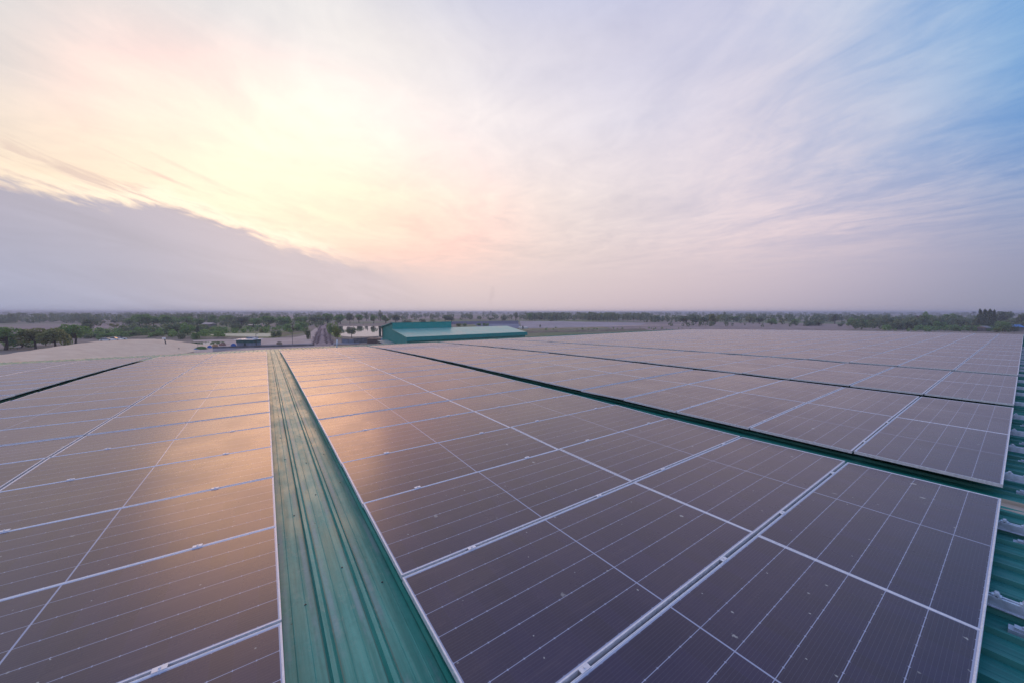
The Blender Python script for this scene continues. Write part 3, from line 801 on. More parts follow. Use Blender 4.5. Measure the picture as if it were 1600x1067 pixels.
T = [
 (5, 548, 513, 30, 'round', 'green', 'big dense green tree at the left frame edge'),
 (30, 544, 519, 17, 'bush', 'green', 'low green tree touching the big one at the left edge'),
 (52, 546, 514, 19, 'round', 'brown', 'olive-brown tree, first of three with bare trunks behind the heap'),
 (84, 547, 514, 20, 'round', 'brown', 'olive-brown tree, middle one of three with bare trunks'),
 (115, 541, 509, 20, 'round', 'green', 'greener tree, rightmost of three with bare trunks behind the heap'),
 (68, 541, 522, 9, 'bush', 'green', 'small green bush between the first two bare-trunk trees'),
 (99, 541, 519, 9, 'bush', 'green', 'small green bush between the last two bare-trunk trees'),
 (141, 520, 501, 12, 'round', 'dark', 'dark round tree standing alone before the brown field'),
 (143, 509, 493, 11, 'bush', 'dark', 'dusky tree right behind the lone dark round tree'),
 (155, 523, 516, 6, 'bush', 'dark', 'low dark bush right of the lone round tree'),
 (164, 531, 520, 14, 'bush', 'green', 'rounded green bush directly behind the white cars'),
 (142, 530, 521, 9, 'bush', 'dark', 'dim hedge tree left of the white cars'),
 (187, 527, 520, 10, 'bush', 'dark', 'dark shrubs right of the white cars'),
 (178, 516, 506, 7, 'sparse', 'brown', 'thin brownish tree standing in the fallow field'),
 (190, 520, 512, 7, 'bush', 'green', 'small green bush at the right end of the fallow field'),
 (203, 513, 499, 8, 'round', 'green', 'green tree on the left flank of the tall clump'),
 (219, 514, 493, 14, 'round', 'green', 'tallest tree of the clump right of the fallow field'),
 (240, 513, 495, 10, 'round', 'green', 'green tree on the right of the tall clump'),
 (222, 525, 511, 10, 'bush', 'green', 'green bush below the tall clump'),
 (238, 521, 510, 5, 'bush', 'green', 'small round bush below the tall clump'),
 (208, 528, 518, 10, 'bush', 'dark', 'dark thicket just behind the top of the heap'),
 (245, 529, 519, 9, 'bush', 'green', 'green thicket left of the leaning pole'),
 (268, 513, 494, 13, 'round', 'green', 'broad tree in the clump above the leaning pole'),
 (272, 524, 505, 14, 'bush', 'dark', 'dark bushy tree in front of the broad tree'),
 (292, 525, 507, 12, 'bush', 'green', 'bright green bushy tree left of the yellow strip'),
 (292, 512, 496, 10, 'round', 'green', 'tree behind the bright green bushy tree'),
 (308, 513, 499, 9, 'round', 'green', 'tree at the right end of the clump'),
 (316, 520, 510, 6, 'bush', 'green', 'small bush at the end of the clump near the pale gap'),
 (306, 531, 519, 8, 'bush', 'green', 'light green bush above the small pond'),
 (281, 531, 521, 7, 'bush', 'dark', 'low dark bush right of the leaning pole'),
 (338, 511, 494, 11, 'round', 'green', 'tree right of the pale gap in the woods'),
 (353, 508, 494, 10, 'round', 'green', 'tree second to the right of the pale gap'),
 (350, 520, 511, 5, 'bush', 'green', 'small round tree above the yellow strip'),
 (378, 511, 496, 12, 'round', 'dark', 'dark tree above the green hut'),
 (397, 513, 499, 10, 'round', 'green', 'tree above the right end of the green hut'),
 (368, 517, 506, 10, 'bush', 'dark', 'dark bush above the left end of the green hut'),
 (411, 521, 512, 5, 'bush', 'lime', 'yellow-green bush above the yellow strip'),
 (420, 511, 495, 14, 'round', 'green', 'broad tree above the right end of the yellow strip'),
 (431, 528, 514, 7, 'bush', 'dark', 'dark bush at the right end of the yellow strip'),
 (445, 513, 496, 12, 'round', 'green', 'tree above the narrow pasture'),
 (457, 518, 504, 13, 'bush', 'green', 'wide green bushy tree left of the dirt track'),
 (474, 517, 502, 11, 'bush', 'green', 'bright bushy tree left of the dirt track'),
 (480, 531, 514, 5, 'bush', 'dark', 'small dark tree on the left side of the dirt track'),
 (472, 510, 496, 11, 'round', 'green', 'tree in the wood left of the dirt track'),
 (492, 508, 496, 12, 'round', 'dark', 'tree closing the far left side of the dirt track'),
 (512, 507, 491, 10, 'round', 'green', 'tree at the far end of the dirt track'),
 (520, 524, 500, 8, 'bush', 'green', 'green tree on the right side of the dirt track'),
 (526, 530, 513, 6, 'bush', 'lime', 'light green shrub leaning over the pond'),
 (532, 508, 494, 9, 'round', 'green', 'tree behind the left end of the pond'),
 (549, 529, 513, 8, 'sparse', 'dark', 'thin tree with drooping leaves standing in the pond'),
 (547, 507, 491, 7, 'round', 'dark', 'round dark tree behind the thin pond tree'),
 (561, 506, 493, 7, 'round', 'green', 'tree behind the middle of the pond'),
 (573, 503, 489, 3, 'tall', 'dark', 'slim tall tree behind the pond'),
 (584, 507, 494, 6, 'round', 'green', 'tree just left of the shed roof peak'),
 (595, 503, 486.5, 4, 'tall', 'dark', 'tallest slim tree above the green shed'),
 (603, 506, 494, 8, 'round', 'green', 'tree behind the left peak of the shed'),
 (619, 506, 493.5, 9, 'round', 'dark', 'round tree behind the left of the raised shed roof'),
 (636, 507, 499, 7, 'bush', 'dark', 'low tree behind the middle of the raised shed roof'),
 (661, 507, 498.5, 6, 'bush', 'dark', 'small round tree behind the raised shed roof'),
 (676, 507, 498.5, 6, 'bush', 'green', 'small tree second from the right behind the raised roof'),
 (696, 505, 494, 8, 'round', 'dark', 'wide dark tree behind the right end of the raised roof'),
 (706, 505, 496, 5, 'round', 'dark', 'smaller tree beside the wide dark one behind the shed'),
 (717, 511, 505, 5, 'bush', 'lime', 'yellow-green bush right of the raised shed roof'),
 (726, 511, 506, 4, 'bush', 'green', 'second small bush right of the raised shed roof'),
 (748, 510.5, 506, 5, 'bush', 'green', 'low bush on the blue strip behind the shed'),
 (759, 510.5, 504.5, 5, 'bush', 'green', 'taller of the bushes on the blue strip'),
 (766, 501.5, 496, 4, 'bush', 'dark', 'small dark tree in the pale field behind the shed'),
 (806, 502, 489.5, 4, 'tall', 'dark', 'tall tree behind the right end of the shed'),
 (827, 502, 491, 5, 'round', 'green', 'green tree behind the lilac field, left one'),
 (835, 502, 491, 5, 'round', 'dark', 'darker tree behind the lilac field, second one'),
 (862, 503, 498, 4, 'bush', 'dark', 'small dark bush on the edge of the lilac field'),
 (844, 513, 508, 1.3, 'tall', 'dark', 'tiny slender tree alone in the lilac field'),
 (1072, 508, 495, 9, 'round', 'dark', 'dark tree beyond the array, left of a group of four'),
 (1087, 508, 495, 7, 'round', 'dark', 'dark tree beyond the array, second of a group of four'),
 (1099, 508, 496, 8, 'round', 'dark', 'dark tree beyond the array, third of a group of four'),
 (1117, 508, 492, 9, 'round', 'brown', 'brownish tree beyond the array, last of a group of four'),
 (1131, 500, 488, 2, 'tall', 'dark', 'slim dark tree sticking up at the horizon'),
 (1146, 504, 495, 8, 'round', 'green', 'tree right of the slim horizon tree'),
 (1171, 505, 495, 7, 'round', 'brown', 'brown-green tree beyond the middle of the arrays'),
 (1186, 507, 497, 8, 'round', 'dark', 'dark tree beyond the middle of the arrays'),
 (1205, 509, 499, 8, 'bush', 'green', 'green bushy tree beyond the arrays'),
 (1222, 507, 498, 6, 'round', 'brown', 'small brown tree beyond the arrays'),
 (1241, 508, 498, 7, 'bush', 'green', 'light green bush beyond the arrays'),
 (1262, 510, 499, 9, 'bush', 'dark', 'dark bush, left of a pair by the brown field'),
 (1278, 510, 500, 8, 'bush', 'dark', 'dark bush, right of a pair by the brown field'),
 (1304, 507, 492, 9, 'round', 'dark', 'broad tree beyond the right-hand arrays'),
 (1312, 511, 506, 4, 'bush', 'dark', 'low bush below the broad tree'),
 (1333, 512, 498, 9, 'bush', 'green', 'green bushy tree, left of a touching pair'),
 (1350, 513, 499, 9, 'bush', 'green', 'green bushy tree, right of a touching pair'),
 (1372, 511, 498, 8, 'round', 'brown', 'brown-green tree before the far woods'),
 (1391, 512, 499, 7, 'bush', 'dark', 'dark tree left of the reddish one'),
 (1404, 514, 503, 7, 'bush', 'green', 'green bush left of the reddish tree'),
 (1431, 512, 496, 9, 'bush', 'red', 'reddish-brown tree among the green ones on the right'),
 (1446, 513, 488.5, 6, 'tall', 'green', 'tall narrow tree right of the reddish one'),
 (1455, 515, 503, 8, 'bush', 'lime', 'light green bush below the tall narrow tree'),
 (1470, 516, 501, 9, 'bush', 'green', 'green bush second right of the reddish tree'),
 (1481, 511, 491, 9, 'round', 'green', 'large hazy green tree left of the evergreens'),
 (1505, 513, 496, 11, 'bush', 'dark', 'dense dark tree left of the evergreens'),
 (1494, 518, 508, 8, 'bush', 'green', 'low green hedge bush below the dense dark tree'),
 (1520, 518, 511, 5, 'bush', 'dark', 'low dark bush at the foot of the evergreens'),
 (1529, 516, 485.5, 6.5, 'cone', 'dark', 'dark pointed evergreen, leftmost of the clump of four'),
 (1537, 516, 483.5, 6.5, 'cone', 'dark', 'dark pointed evergreen, second of the clump of four'),
 (1544, 516, 483.5, 6.5, 'cone', 'dark', 'dark pointed evergreen, third of the clump of four'),
 (1550, 516, 484.8, 6.5, 'cone', 'dark', 'dark pointed evergreen, rightmost of the clump of four'),
 (1571, 511, 488, 11, 'round', 'dark', 'wide hazy tree right of the evergreens'),
 (1571, 519, 501, 10, 'bush', 'green', 'green bushy tree right of the evergreens'),
 (1558, 520, 512, 5, 'bush', 'lime', 'pale green bush right at the evergreens\' foot'),
 (1597, 513, 491, 9, 'round', 'dark', 'dark tree at the right frame edge'),
 (1585, 520, 509, 6, 'bush', 'dark', 'dark bush beside the blue roof'),
]
for t in T: tree(*t)
for i, x in enumerate([921, 926, 931, 937, 942, 948, 953, 958, 965, 973, 981, 990, 999]):
    tree(x + random.uniform(-1, 1), 504 + random.uniform(-.6, .6), 492.5 + random.uniform(-1, 1.5), 1.7, 'tall', 'dark', 'slender tree, %s from the left in the evenly spaced line behind the fields' % ORD[i], 'tree', 'slender trees in a line')
# dry saplings lining the dirt track
M_TWIG = mat('dry twigs', (0.34, 0.25, 0.24), 0.9, 0.1)
def twig_mesh(seed):
    rg = random.Random(seed); m = MB()
    for i in range(26):
        a = rg.uniform(0, 6.28); r = rg.uniform(.3, 1.0); h = rg.uniform(.5, 1.0)
        m.tube([(0, 0, 0), (math.cos(a) * r * .4, math.sin(a) * r * .4, h * .6), (math.cos(a) * r, math.sin(a) * r, h)], [.035, .025, .008], 4, cap=False)
    return m
tp = twig_mesh(3); tme = bpy.data.meshes.new('dry_bush'); tme.from_pydata([tuple(v) for v in tp.v], [], tp.f); tme.materials.append(M_TWIG)
sides = []
for i in range(16):
    y = 539 - i * 1.9; t_ = i / 15
    sides.append((488 + 14 * t_, y, 'left')); sides.append((517 - 7 * t_, y, 'right'))
    if i < 12: sides.append((495 + 9 * t_, y - .8, 'left')); sides.append((509 - 3 * t_, y - 1.1, 'right'))
for x, y, sd_ in sides:
    o = bpy.data.objects.new('dry_bush', tme); col.objects.link(o); o.location = px(x + random.uniform(-1, 1), y); o.rotation_euler = (0, 0, random.uniform(0, 6))
    s = random.uniform(1.0, 1.6); o.scale = (s, s, s * 1.2)
    tag(o, 'dry leafless bush lining the %s side of the dirt track' % sd_, 'bush', 'dry bushes along the dirt track, %s side' % sd_)

# far woodland that reads as one mass
def woodland(name, bands, m, label, seed):
    rg = random.Random(seed); V = []; Fc = []
    for (x0, x1, y0, y1, dens, hmin, hmax) in bands:
        d1, d0 = 12.2 / ((y0 - 488.6) / F), 12.2 / ((y1 - 488.6) / F)
        nT = int(dens)
        for _ in range(nT):
            k = 1 / (1 / d0 + (1 / d1 - 1 / d0) * rg.random()); x = rg.uniform(x0, x1)
            c = at(x, k); h = rg.uniform(hmin, hmax); r = h * rg.uniform(.35, .75); nq = 46
            for q_ in range(nq):
                z = rg.uniform(.12, 1); a = rg.uniform(0, 6.28); rr = r * math.sqrt(max(.02, 1 - (abs(z - .55) / .5) ** 2)) * rg.uniform(.5, 1)
                p = Vector((c.x + math.cos(a) * rr, c.y + math.sin(a) * rr, GZ + h * z))
                s = r * rg.uniform(.18, .34)
                a1 = Vector((rg.gauss(0, 1), rg.gauss(0, 1), rg.gauss(0, .8))).normalized(); a2 = a1.cross(Vector((rg.gauss(0, 1), rg.gauss(0, 1), rg.gauss(0, 1)))).normalized()
                b = len(V)
                for sx_, sy_ in ((-1, -.6), (.4, -.9), (1, .5), (-.5, .9)): V.append(p + a1 * sx_ * s + a2 * sy_ * s)
                Fc.append((b, b+1, b+2, b+3))
    o = mesh_obj(name, V, Fc, m); tag(o, label, 'woodland', None, 'stuff'); return o
woodland('distant_woodland', [(-300, 1900, 490.2, 492.6, 1700, 7, 13), (-300, 1900, 492.4, 496, 420, 6, 11)], LEAF['dark'], 'continuous bluish line of far woods along the horizon', 5)
woodland('distant_woodland', [(-200, 215, 496, 507, 170, 5, 10), (190, 530, 496, 508, 110, 5, 10), (330, 520, 503, 515, 50, 3, 6), (190, 320, 510, 524, 35, 3, 5),
    (820, 1010, 497, 502, 160, 7, 11), (1000, 1330, 497, 505, 120, 5, 9), (1330, 1700, 498, 516, 210, 4, 9), (540, 820, 496, 502, 90, 4, 8), (1040, 1500, 506, 512, 50, 2, 4)], LEAF['dark'], 'scattered woods between the fields in the middle distance', 9)
woodland('undergrowth', [(120, 345, 519, 530, 80, 1.5, 3.2), (330, 480, 514, 522, 55, 1.5, 3), (-200, 120, 527, 536, 60, 1.0, 2.2), (1380, 1640, 510, 519, 120, 1.5, 3.5), (850, 1080, 514, 517, 30, .6, 1.4)], LEAF['green'], 'low green undergrowth along the tree clumps', 4)

# ---------------------------------------------------------------- the green shed
A = at(635, 105.0); B = at(823, 133.0)
ux = (B - A).normalized(); LEN = (B - A).length
root = empty('green_shed', (A.x, A.y, GZ), math.atan2(ux.y, ux.x))
tag(root, 'long green metal shed with a raised roof section, beyond the roof edge', 'building')
M_TEAL = mat('bright teal cladding', (0.010, 0.25, 0.22), 0.45, var=0.12, scale=1.5)
def b_sr(k, b):
    t = k.new('ShaderNodeTexCoord').outputs['Object']; x, y, z = k.xyz(t)
    s = k.noise(k.comb(k.mul(x, 2.5), k.mul(y, .15), 0), 1.0, 4, .6)
    f = k.noise(t, .25, 4, .6)
    c = k.mix(k.smooth(s, .3, .7), (0.16, 0.42, 0.33), (0.28, 0.52, 0.42)); c = k.mix(k.smooth(f, .45, .65, 0, .5), c, (0.46, 0.46, 0.34))
    k.put(b.inputs['Base Color'], c)
M_SHROOF = mat('faded shed roofing', (0.3, 0.38, 0.3), 0.35, build=b_sr)
M_TRIM = mat('dark trim', (0.03, 0.05, 0.05), 0.6)
DW = 24.2; E0, R0_, T0_, T1_ = 4.8, 6.7, 8.8, 7.0
# walls (local x along the eave, y away from us)
m = MB(); wv = [(0.3, 0.6), (0.3, 12.5), (0.3, DW)]
def gable(x, flip):
    pts = [(x, .6, 0), (x, DW - .3, 0), (x, DW - .3, T1_ - .15), (x, 12.6, T0_ - .15), (x, 12.6, R0_ - .15), (x, .6, E0 - .1)]
    b = len(m.v); m.v += [Vector(p) for p in pts]; m.f.append(list(range(b, b + 6)) if flip else list(range(b + 5, b - 1, -1))); m.m.append(0)
gable(0.3, True)
m.box(.31, LEN - .3, .6, .8, 0, E0 - .12); m.box(.31, 22, DW - .5, DW - .3, 0, T1_ - .16)
m.box(22.0, LEN - .3, 12.4, 12.6, 0, R0_ - .3); m.box(LEN - .5, LEN - .3, .81, 12.39, 0, E0 - .12)
m.box(21.8, 21.99, 12.7, DW - .51, 0, T1_ - .16)
m.build('wall', M_TEAL, root)
m = MB()
def slab(x0, x1, y0, z0, y1, z1, th=.18, mi=0):
    b = len(m.v)
    for dz_ in (-th, 0):
        m.v += [Vector((x0, y0, z0 + dz_)), Vector((x1, y0, z0 + dz_)), Vector((x1, y1, z1 + dz_)), Vector((x0, y1, z1 + dz_))]
    m.f += [[b+3,b+2,b+1,b], [b+4,b+5,b+6,b+7], [b,b+1,b+5,b+4], [b+1,b+2,b+6,b+5], [b+2,b+3,b+7,b+6], [b+3,b,b+4,b+7]]; m.m += [mi] * 6
slab(0, LEN, 0, E0, 12.45, R0_); rf = m.build('roof', M_SHROOF, root)
m = MB(); slab(LEN * .46, LEN, 12.5, R0_, 20, R0_ - 1.2); m.build('rear_roof', M_SHROOF, root)
m = MB(); m.box(-.12, LEN + .12, -.28, -.01, E0 - 1.15, E0 + .06); m.build('fascia', M_TEAL, root)
m = MB(); slab(-.35, 21.4, 12.2, T0_, DW + .6, T1_, .2); o = m.build('raised_roof', M_TEAL, root)
m = MB(); m.box(0.1, 21.1, 12.25, 12.44, R0_ - .02, T0_ - .21); m.box(21.11, 21.3, 12.45, 20, R0_ - .6, T0_ - .9); m.build('raised_wall', mat('mid teal cladding', (0.012, 0.30, 0.265), .4, var=.1, scale=2), root)
m = MB(); m.box(-.5, -.36, DW - 1.5, DW + .7, T1_ - 3.4, T1_ + .3); m.box(-.5, -.36, 12.1, 12.5, T0_ - .4, T0_ + .05); m.build('gable_trim', M_TRIM, root)
m = MB()
b = len(m.v)
for p in ((-3.5, -1.0, 1.3), (-.1, -1.0, 1.3), (-.1, 17, 2.9), (-3.5, 17, 2.9)): m.v.append(Vector(p))
for p in ((-3.5, -1.0, 1.4), (-.1, -1.0, 1.4), (-.1, 17, 3.0), (-3.5, 17, 3.0)): m.v.append(Vector(p))
m.f += [[b+3,b+2,b+1,b], [b+4,b+5,b+6,b+7], [b,b+1,b+5,b+4], [b+1,b+2,b+6,b+5], [b+2,b+3,b+7,b+6], [b+3,b,b+4,b+7]]; m.m += [0] * 6
for x_, y_, h_ in ((-3.3, -.8, 1.3), (-3.3, 8, 2.05), (-3.3, 16.6, 2.8)): m.box(x_ - .08, x_ + .08, y_ - .08, y_ + .08, 0, h_ - .05)
m.build('side_canopy', mat('grey canopy sheet', (0.33, 0.36, 0.33), .5, var=.15, scale=1), root)

# ---------------------------------------------------------------- small things in the yard
M_WHITE = mat('white paint', (0.72, 0.72, 0.72), .45, var=.08, scale=2)
M_BLUE = mat('blue tarpaulin', (0.03, 0.11, 0.36), .6, var=.3, scale=1.5)
M_DK = mat('dark glass', (0.02, 0.025, 0.03), .15)
M_HUTG = mat('dark green band', (0.02, 0.10, 0.09), .5, var=.15, scale=2)
M_GREYW = mat('grey blue wall', (0.20, 0.22, 0.27), .7, var=.2, scale=1)
M_CONC = mat('stained block wall', (0.17, 0.15, 0.15), .85, var=.3, scale=.8)
M_BRN = mat('brown corrugated sheet', (0.13, 0.085, 0.075), .7, var=.25, scale=1)
# hut
p = px(381, 541.5); d = depth(541.5); s = d / F
root = empty('green_hut', p, -YAW); tag(root, 'small hut with a dark green upper band and a flat white roof beside the road', 'hut')
w = 26 * s
MB().box(-w/2, w/2, 0, 4, 0, 5.0 * s).build('wall', M_GREYW, root)
MB().box(-w/2 - .05, w/2 + .05, -.12, 4.05, 5.0 * s + .01, 9.5 * s).build('green_band', M_HUTG, root)
MB().box(-w/2 - .9, w/2 + .5, -.6, 4.6, 9.5 * s + .01, 9.5 * s + .18).build('roof', M_WHITE, root)
m = MB().box(-1.6, 1.4, 3, 5, 9.5 * s + .2, 13 * s); m.build('roof_tank', M_GREYW, root)
m = MB().box(2.0, 3.0, 1.2, 2.4, 9.5 * s + .2, 12 * s); m.build('cooler_box', M_WHITE, root)
m = MB().box(-.35, .35, -.04, -.001, .02, 4.6 * s); m.build('door', M_TRIM, root)
def pole(x, yb, yt, lean, rad, name, label, lamp, m_):
    p = px(x, yb); h = (yb - yt) / F * depth(yb)
    root = empty(name, p, -YAW); tag(root, label, 'pole')
    MB().tube([(0, 0, 0), (lean * .5, 0, h * .5), (lean, 0, h)], [rad, rad * .85, rad * .7], 8).build('shaft', m_, root)
    if lamp == 'box': MB().box(lean - .55, lean + .1, -.3, .3, h, h + .55).build('box', M_WHITE, root)
    elif lamp: MB().box(lean - .05, lean + .8, -.06, .06, h - .1, h + .02).build('crossarm', m_, root)
    return root
M_POLE = mat('dark pole', (0.05, 0.045, 0.05), .7, var=.2, scale=3)
M_POLEC = mat('concrete pole', (0.35, 0.34, 0.34), .8, var=.15, scale=3)
pole(258.5, 549.0, 531.0, -.55, .17, 'utility_pole', 'dark leaning pole with a pale box on top beside the heap', 'box', M_POLE)
pole(399, 541, 522.5, 0, .08, 'lamp_post', 'thin dark post right of the small green hut', 'arm', M_POLE)
pole(456, 540, 519, 0, .08, 'lamp_post', 'thin dark post standing alone in the pinkish yard', 'arm', M_POLE)
pole(307, 545, 536, 0, .07, 'marker_post', 'thin pale post by the small pond', None, M_POLEC)
# white pipe at the roof edge
vv_, uu_ = 3.85, 30.6
root = empty('vent_pipe', (3.75, 30.4, top(3.75, 30.4) - cl(3.75))); tag(root, 'short white pipe standing at the far roof edge', 'pipe')
MB().tube([(0, 0, 0), (.05, .1, .55)], .045, 10).build('pipe', M_WHITE, root, True); MB().box(-.09, .09, -.09, .09, -.01, .035).build('base_plate', M_STEEL, root)
# people near the leaning pole: continuous bodies
def person(x, yb, h, rz, cloth, label):
    p = px(x, yb)
    me = bpy.data.meshes.new('body'); bm = bmesh.new()
    J = [((0, 0, .53), .085), ((0, 0, .66), .082), ((0, 0, .79), .10), ((0, 0, .86), .034), ((0, .01, .93), .062), ((.045, 0, .50), .055), ((.055, .02, .27), .038), ((.06, 0, .035), .026), ((.06, .06, .02), .022),
         ((-.045, 0, .50), .055), ((-.055, -.03, .27), .038), ((-.06, -.04, .035), .026), ((-.06, .02, .02), .022), ((.11, 0, .80), .036), ((.13, .02, .64), .026), ((.11, .10, .53), .018), ((-.11, 0, .80), .036), ((-.14, 0, .64), .026), ((-.13, .05, .50), .018), ((.11, .13, .50), .016), ((-.13, .07, .46), .016)]
    Ed = [(0, 1), (1, 2), (2, 3), (3, 4), (0, 5), (5, 6), (6, 7), (7, 8), (0, 9), (9, 10), (10, 11), (11, 12), (2, 13), (13, 14), (14, 15), (2, 16), (16, 17), (17, 18), (15, 19), (18, 20)]
    me.from_pydata([tuple(c * h for c in j[0]) for j in J], [], Ed); me.materials.append(cloth)
    o = bpy.data.objects.new('person', me); col.objects.link(o); o.location = p; o.rotation_euler = (0, 0, rz)
    sk = o.modifiers.new('Skin', 'SKIN')
    for i, j in enumerate(J): me.skin_vertices[0].data[i].radius = (j[1] * h, j[1] * h * .8)
    me.skin_vertices[0].data[0].use_root = True
    ss = o.modifiers.new('Sub', 'SUBSURF'); ss.levels = 1; ss.render_levels = 1
    tag(o, label, 'person', 'people by the heap'); return o
M_CL1 = mat('dark red cloth', (0.09, 0.035, 0.05), .9); M_CL2 = mat('dark grey cloth', (0.04, 0.045, 0.06), .9)
person(254, 548.0, 1.65, .5, M_CL1, 'person in dark red clothes standing just left of the leaning pole')
person(262.5, 548.0, 1.65, 1.9, M_CL2, 'person in dark clothes standing just right of the leaning pole')
person(260, 550.2, 1.5, 3.0, M_CL2, 'person in dark clothes nearest, at the foot of the leaning pole')
person(277, 550.0, 1.4, 2.0, M_CL2, 'person in dark clothes alone, right of the leaning pole')
def heap(name, x, yb, wpx, hpx, m_, label, cat):
    p = px(x, yb); s = depth(yb) / F; r = wpx * s / 2; h = hpx * s
    rg = random.Random(int(x)); V = []; Fc = []; nn, mm = 14, 6
    for j in range(mm + 1):
        t = j / mm
        for i in range(nn):
            a = 2 * PI * i / nn; k = 1 + rg.uniform(-.12, .12)
            V.append((math.cos(a) * r * math.cos(t * PI / 2) ** .7 * k, math.sin(a) * r * .7 * math.cos(t * PI / 2) ** .7 * k, h * math.sin(t * PI / 2) * (1 + rg.uniform(-.08, .08)) if j else -.03))
    for j in range(mm):
        for i in range(nn): Fc.append((j*nn+i, j*nn+(i+1) % nn, (j+1)*nn+(i+1) % nn, (j+1)*nn+i))
    o = mesh_obj(name, V, Fc, m_, smooth=True); o.location = p; o.rotation_euler = (0, 0, -YAW); tag(o, label, cat)
heap('tarpaulin_heap', 363, 542.5, 8, 5, M_BLUE, 'blue tarpaulin-covered heap at the left end of the green hut', 'tarpaulin')
heap('tarpaulin_heap', 325.5, 544.5, 7, 4, M_BLUE, 'lighter blue covered heap beside the road, left of the hut', 'tarpaulin')
heap('tarpaulin_heap', 303, 547.5, 6, 2.5, mat('faded blue sheet', (0.16, 0.24, 0.36), .7, var=.2), 'flat faded blue sheet near the small pond', 'tarpaulin')
heap('sand_pile', 334, 542.5, 9, 4, mat('orange sand', (0.42, 0.24, 0.12), .9, var=.3), 'small orange sand pile between the blue heaps', 'pile')
heap('sand_pile', 346, 541.0, 10, 4.5, mat('red gravel', (0.28, 0.15, 0.12), .9, var=.3), 'reddish pile left of the green hut', 'pile')
heap('earth_pile', 435, 539.5, 9, 5, M_BANK, 'small dark earth pile at the edge of the pinkish yard', 'pile')
heap('shrub_mound', 312, 546.5, 16, 4.5, LEAF['green'], 'low green shrub mound by the roadside', 'shrub')
# walls beyond the roof
def wall(x0, y0, x1, y1, h, th, m_, name, label, cat='wall'):
    a, b_ = px(x0, y0), px(x1, y1); d = (b_ - a); L_ = d.length
    root = empty(name, a, math.atan2(d.y, d.x)); tag(root, label, cat)
    MB().box(0, L_, 0, th, 0, h).build('wall_panel', m_, root)
    m = MB(); k = 0
    while k < L_: m.box(k, k + .3, -.05, -.002, 0, h + .12); k += 3.0
    m.build('pier', M_CONC, root)['kind'] = 'stuff'
    MB().box(-.05, L_ + .05, -.06, th + .06, h + .001, h + .10).build('coping', M_CONC, root)
wall(330, 545.5, 490, 541.2, .55, .2, M_CONC, 'boundary_wall', 'low dark boundary wall along the road behind the roof')
wall(533, 536.5, 552, 537, 1.5, .2, M_GREYW, 'block_wall', 'grey wall in front of the pond, left part')
wall(552, 537, 590, 534, 1.7, .2, M_CONC, 'block_wall', 'stained brownish wall in front of the pond')
p = px(584, 537.5); s = depth(537.5) / F
root = empty('storage_shelter', p, -YAW); tag(root, 'low brown corrugated shelter left of the green shed', 'shelter')
MB().box(-11 * s, 9 * s, 0, 3.4, 0, 7 * s).build('wall', M_BRN, root); MB().box(-11.5 * s, 9.6 * s, -.3, 3.7, 7 * s + .01, 7 * s + .12).build('roof', mat('rusty roofing', (0.12, .09, .09), .6, var=.3), root)
MB().box(10 * s, 13.5 * s, .2, 2, 0, 8 * s).build('side_cabinet', mat('pale blue cabinet', (.3, .4, .5), .5), root)
# cars behind the heap
def car(x, yb, rz, label, s=1.0):
    root = empty('parked_car', px(x, yb), rz); tag(root, label, 'car', 'white cars parked behind the heap')
    prof = [(-2.15, .32), (-2.15, .78), (-1.9, .92), (-1.2, .98), (1.1, .98), (2.0, .82), (2.15, .62), (2.15, .32)]
    def ext(prof, w, taper=0):
        m = MB(); b = len(m.v)
        for sy in (-1, 1):
            for x_, z_ in prof: m.v.append(Vector((x_, sy * (w - taper * max(0, z_ - .98) / .5), z_)))
        k = len(prof); m.f.append(list(range(b, b + k))); m.f.append(list(range(b + 2*k - 1, b + k - 1, -1)))
        for i in range(k): m.f.append([b + i, b + k + i, b + k + (i+1) % k, b + (i+1) % k])
        m.m = [0] * len(m.f); return m
    body = ext(prof, .86).build('body', M_WHITE, root)
    ext([(-1.75, .981), (-1.45, 1.44), (.25, 1.46), (1.0, .981)], .80, .14).build('cabin', M_DK, root)
    ext([(-1.46, 1.442), (-1.42, 1.49), (.22, 1.50), (.28, 1.462)], .66).build('roof', M_WHITE, root)
    for wx in (-1.35, 1.35):
        for sy in (-1, 1): MB().tube([(wx, sy * .72, .32), (wx, sy * .89, .32)], .32, 14).build('wheel', M_RUBBER, root)
car(165.5, 534.2, -YAW + .25, 'white parked car, leftmost of three behind the heap')
car(176.5, 533.4, -YAW + .5, 'white parked car, middle of three behind the heap')
car(185.5, 532.6, -YAW + .9, 'white parked car, rightmost of three, nearest the dark shrubs')
# bench table at left
root = empty('white_table', px(20, 546.5), -YAW + .1); tag(root, 'long low white table under the green trees at the left', 'table')
MB().box(-1.1, 1.1, -.4, .4, .70, .78).build('table_top', M_WHITE, root)
for a in (-1, 1):
    for b_ in (-.33, .33): MB().box(a * 1.0 - .03, a * 1.0 + .03, b_ - .03, b_ + .03, 0, .699).build('leg', M_POLE, root)
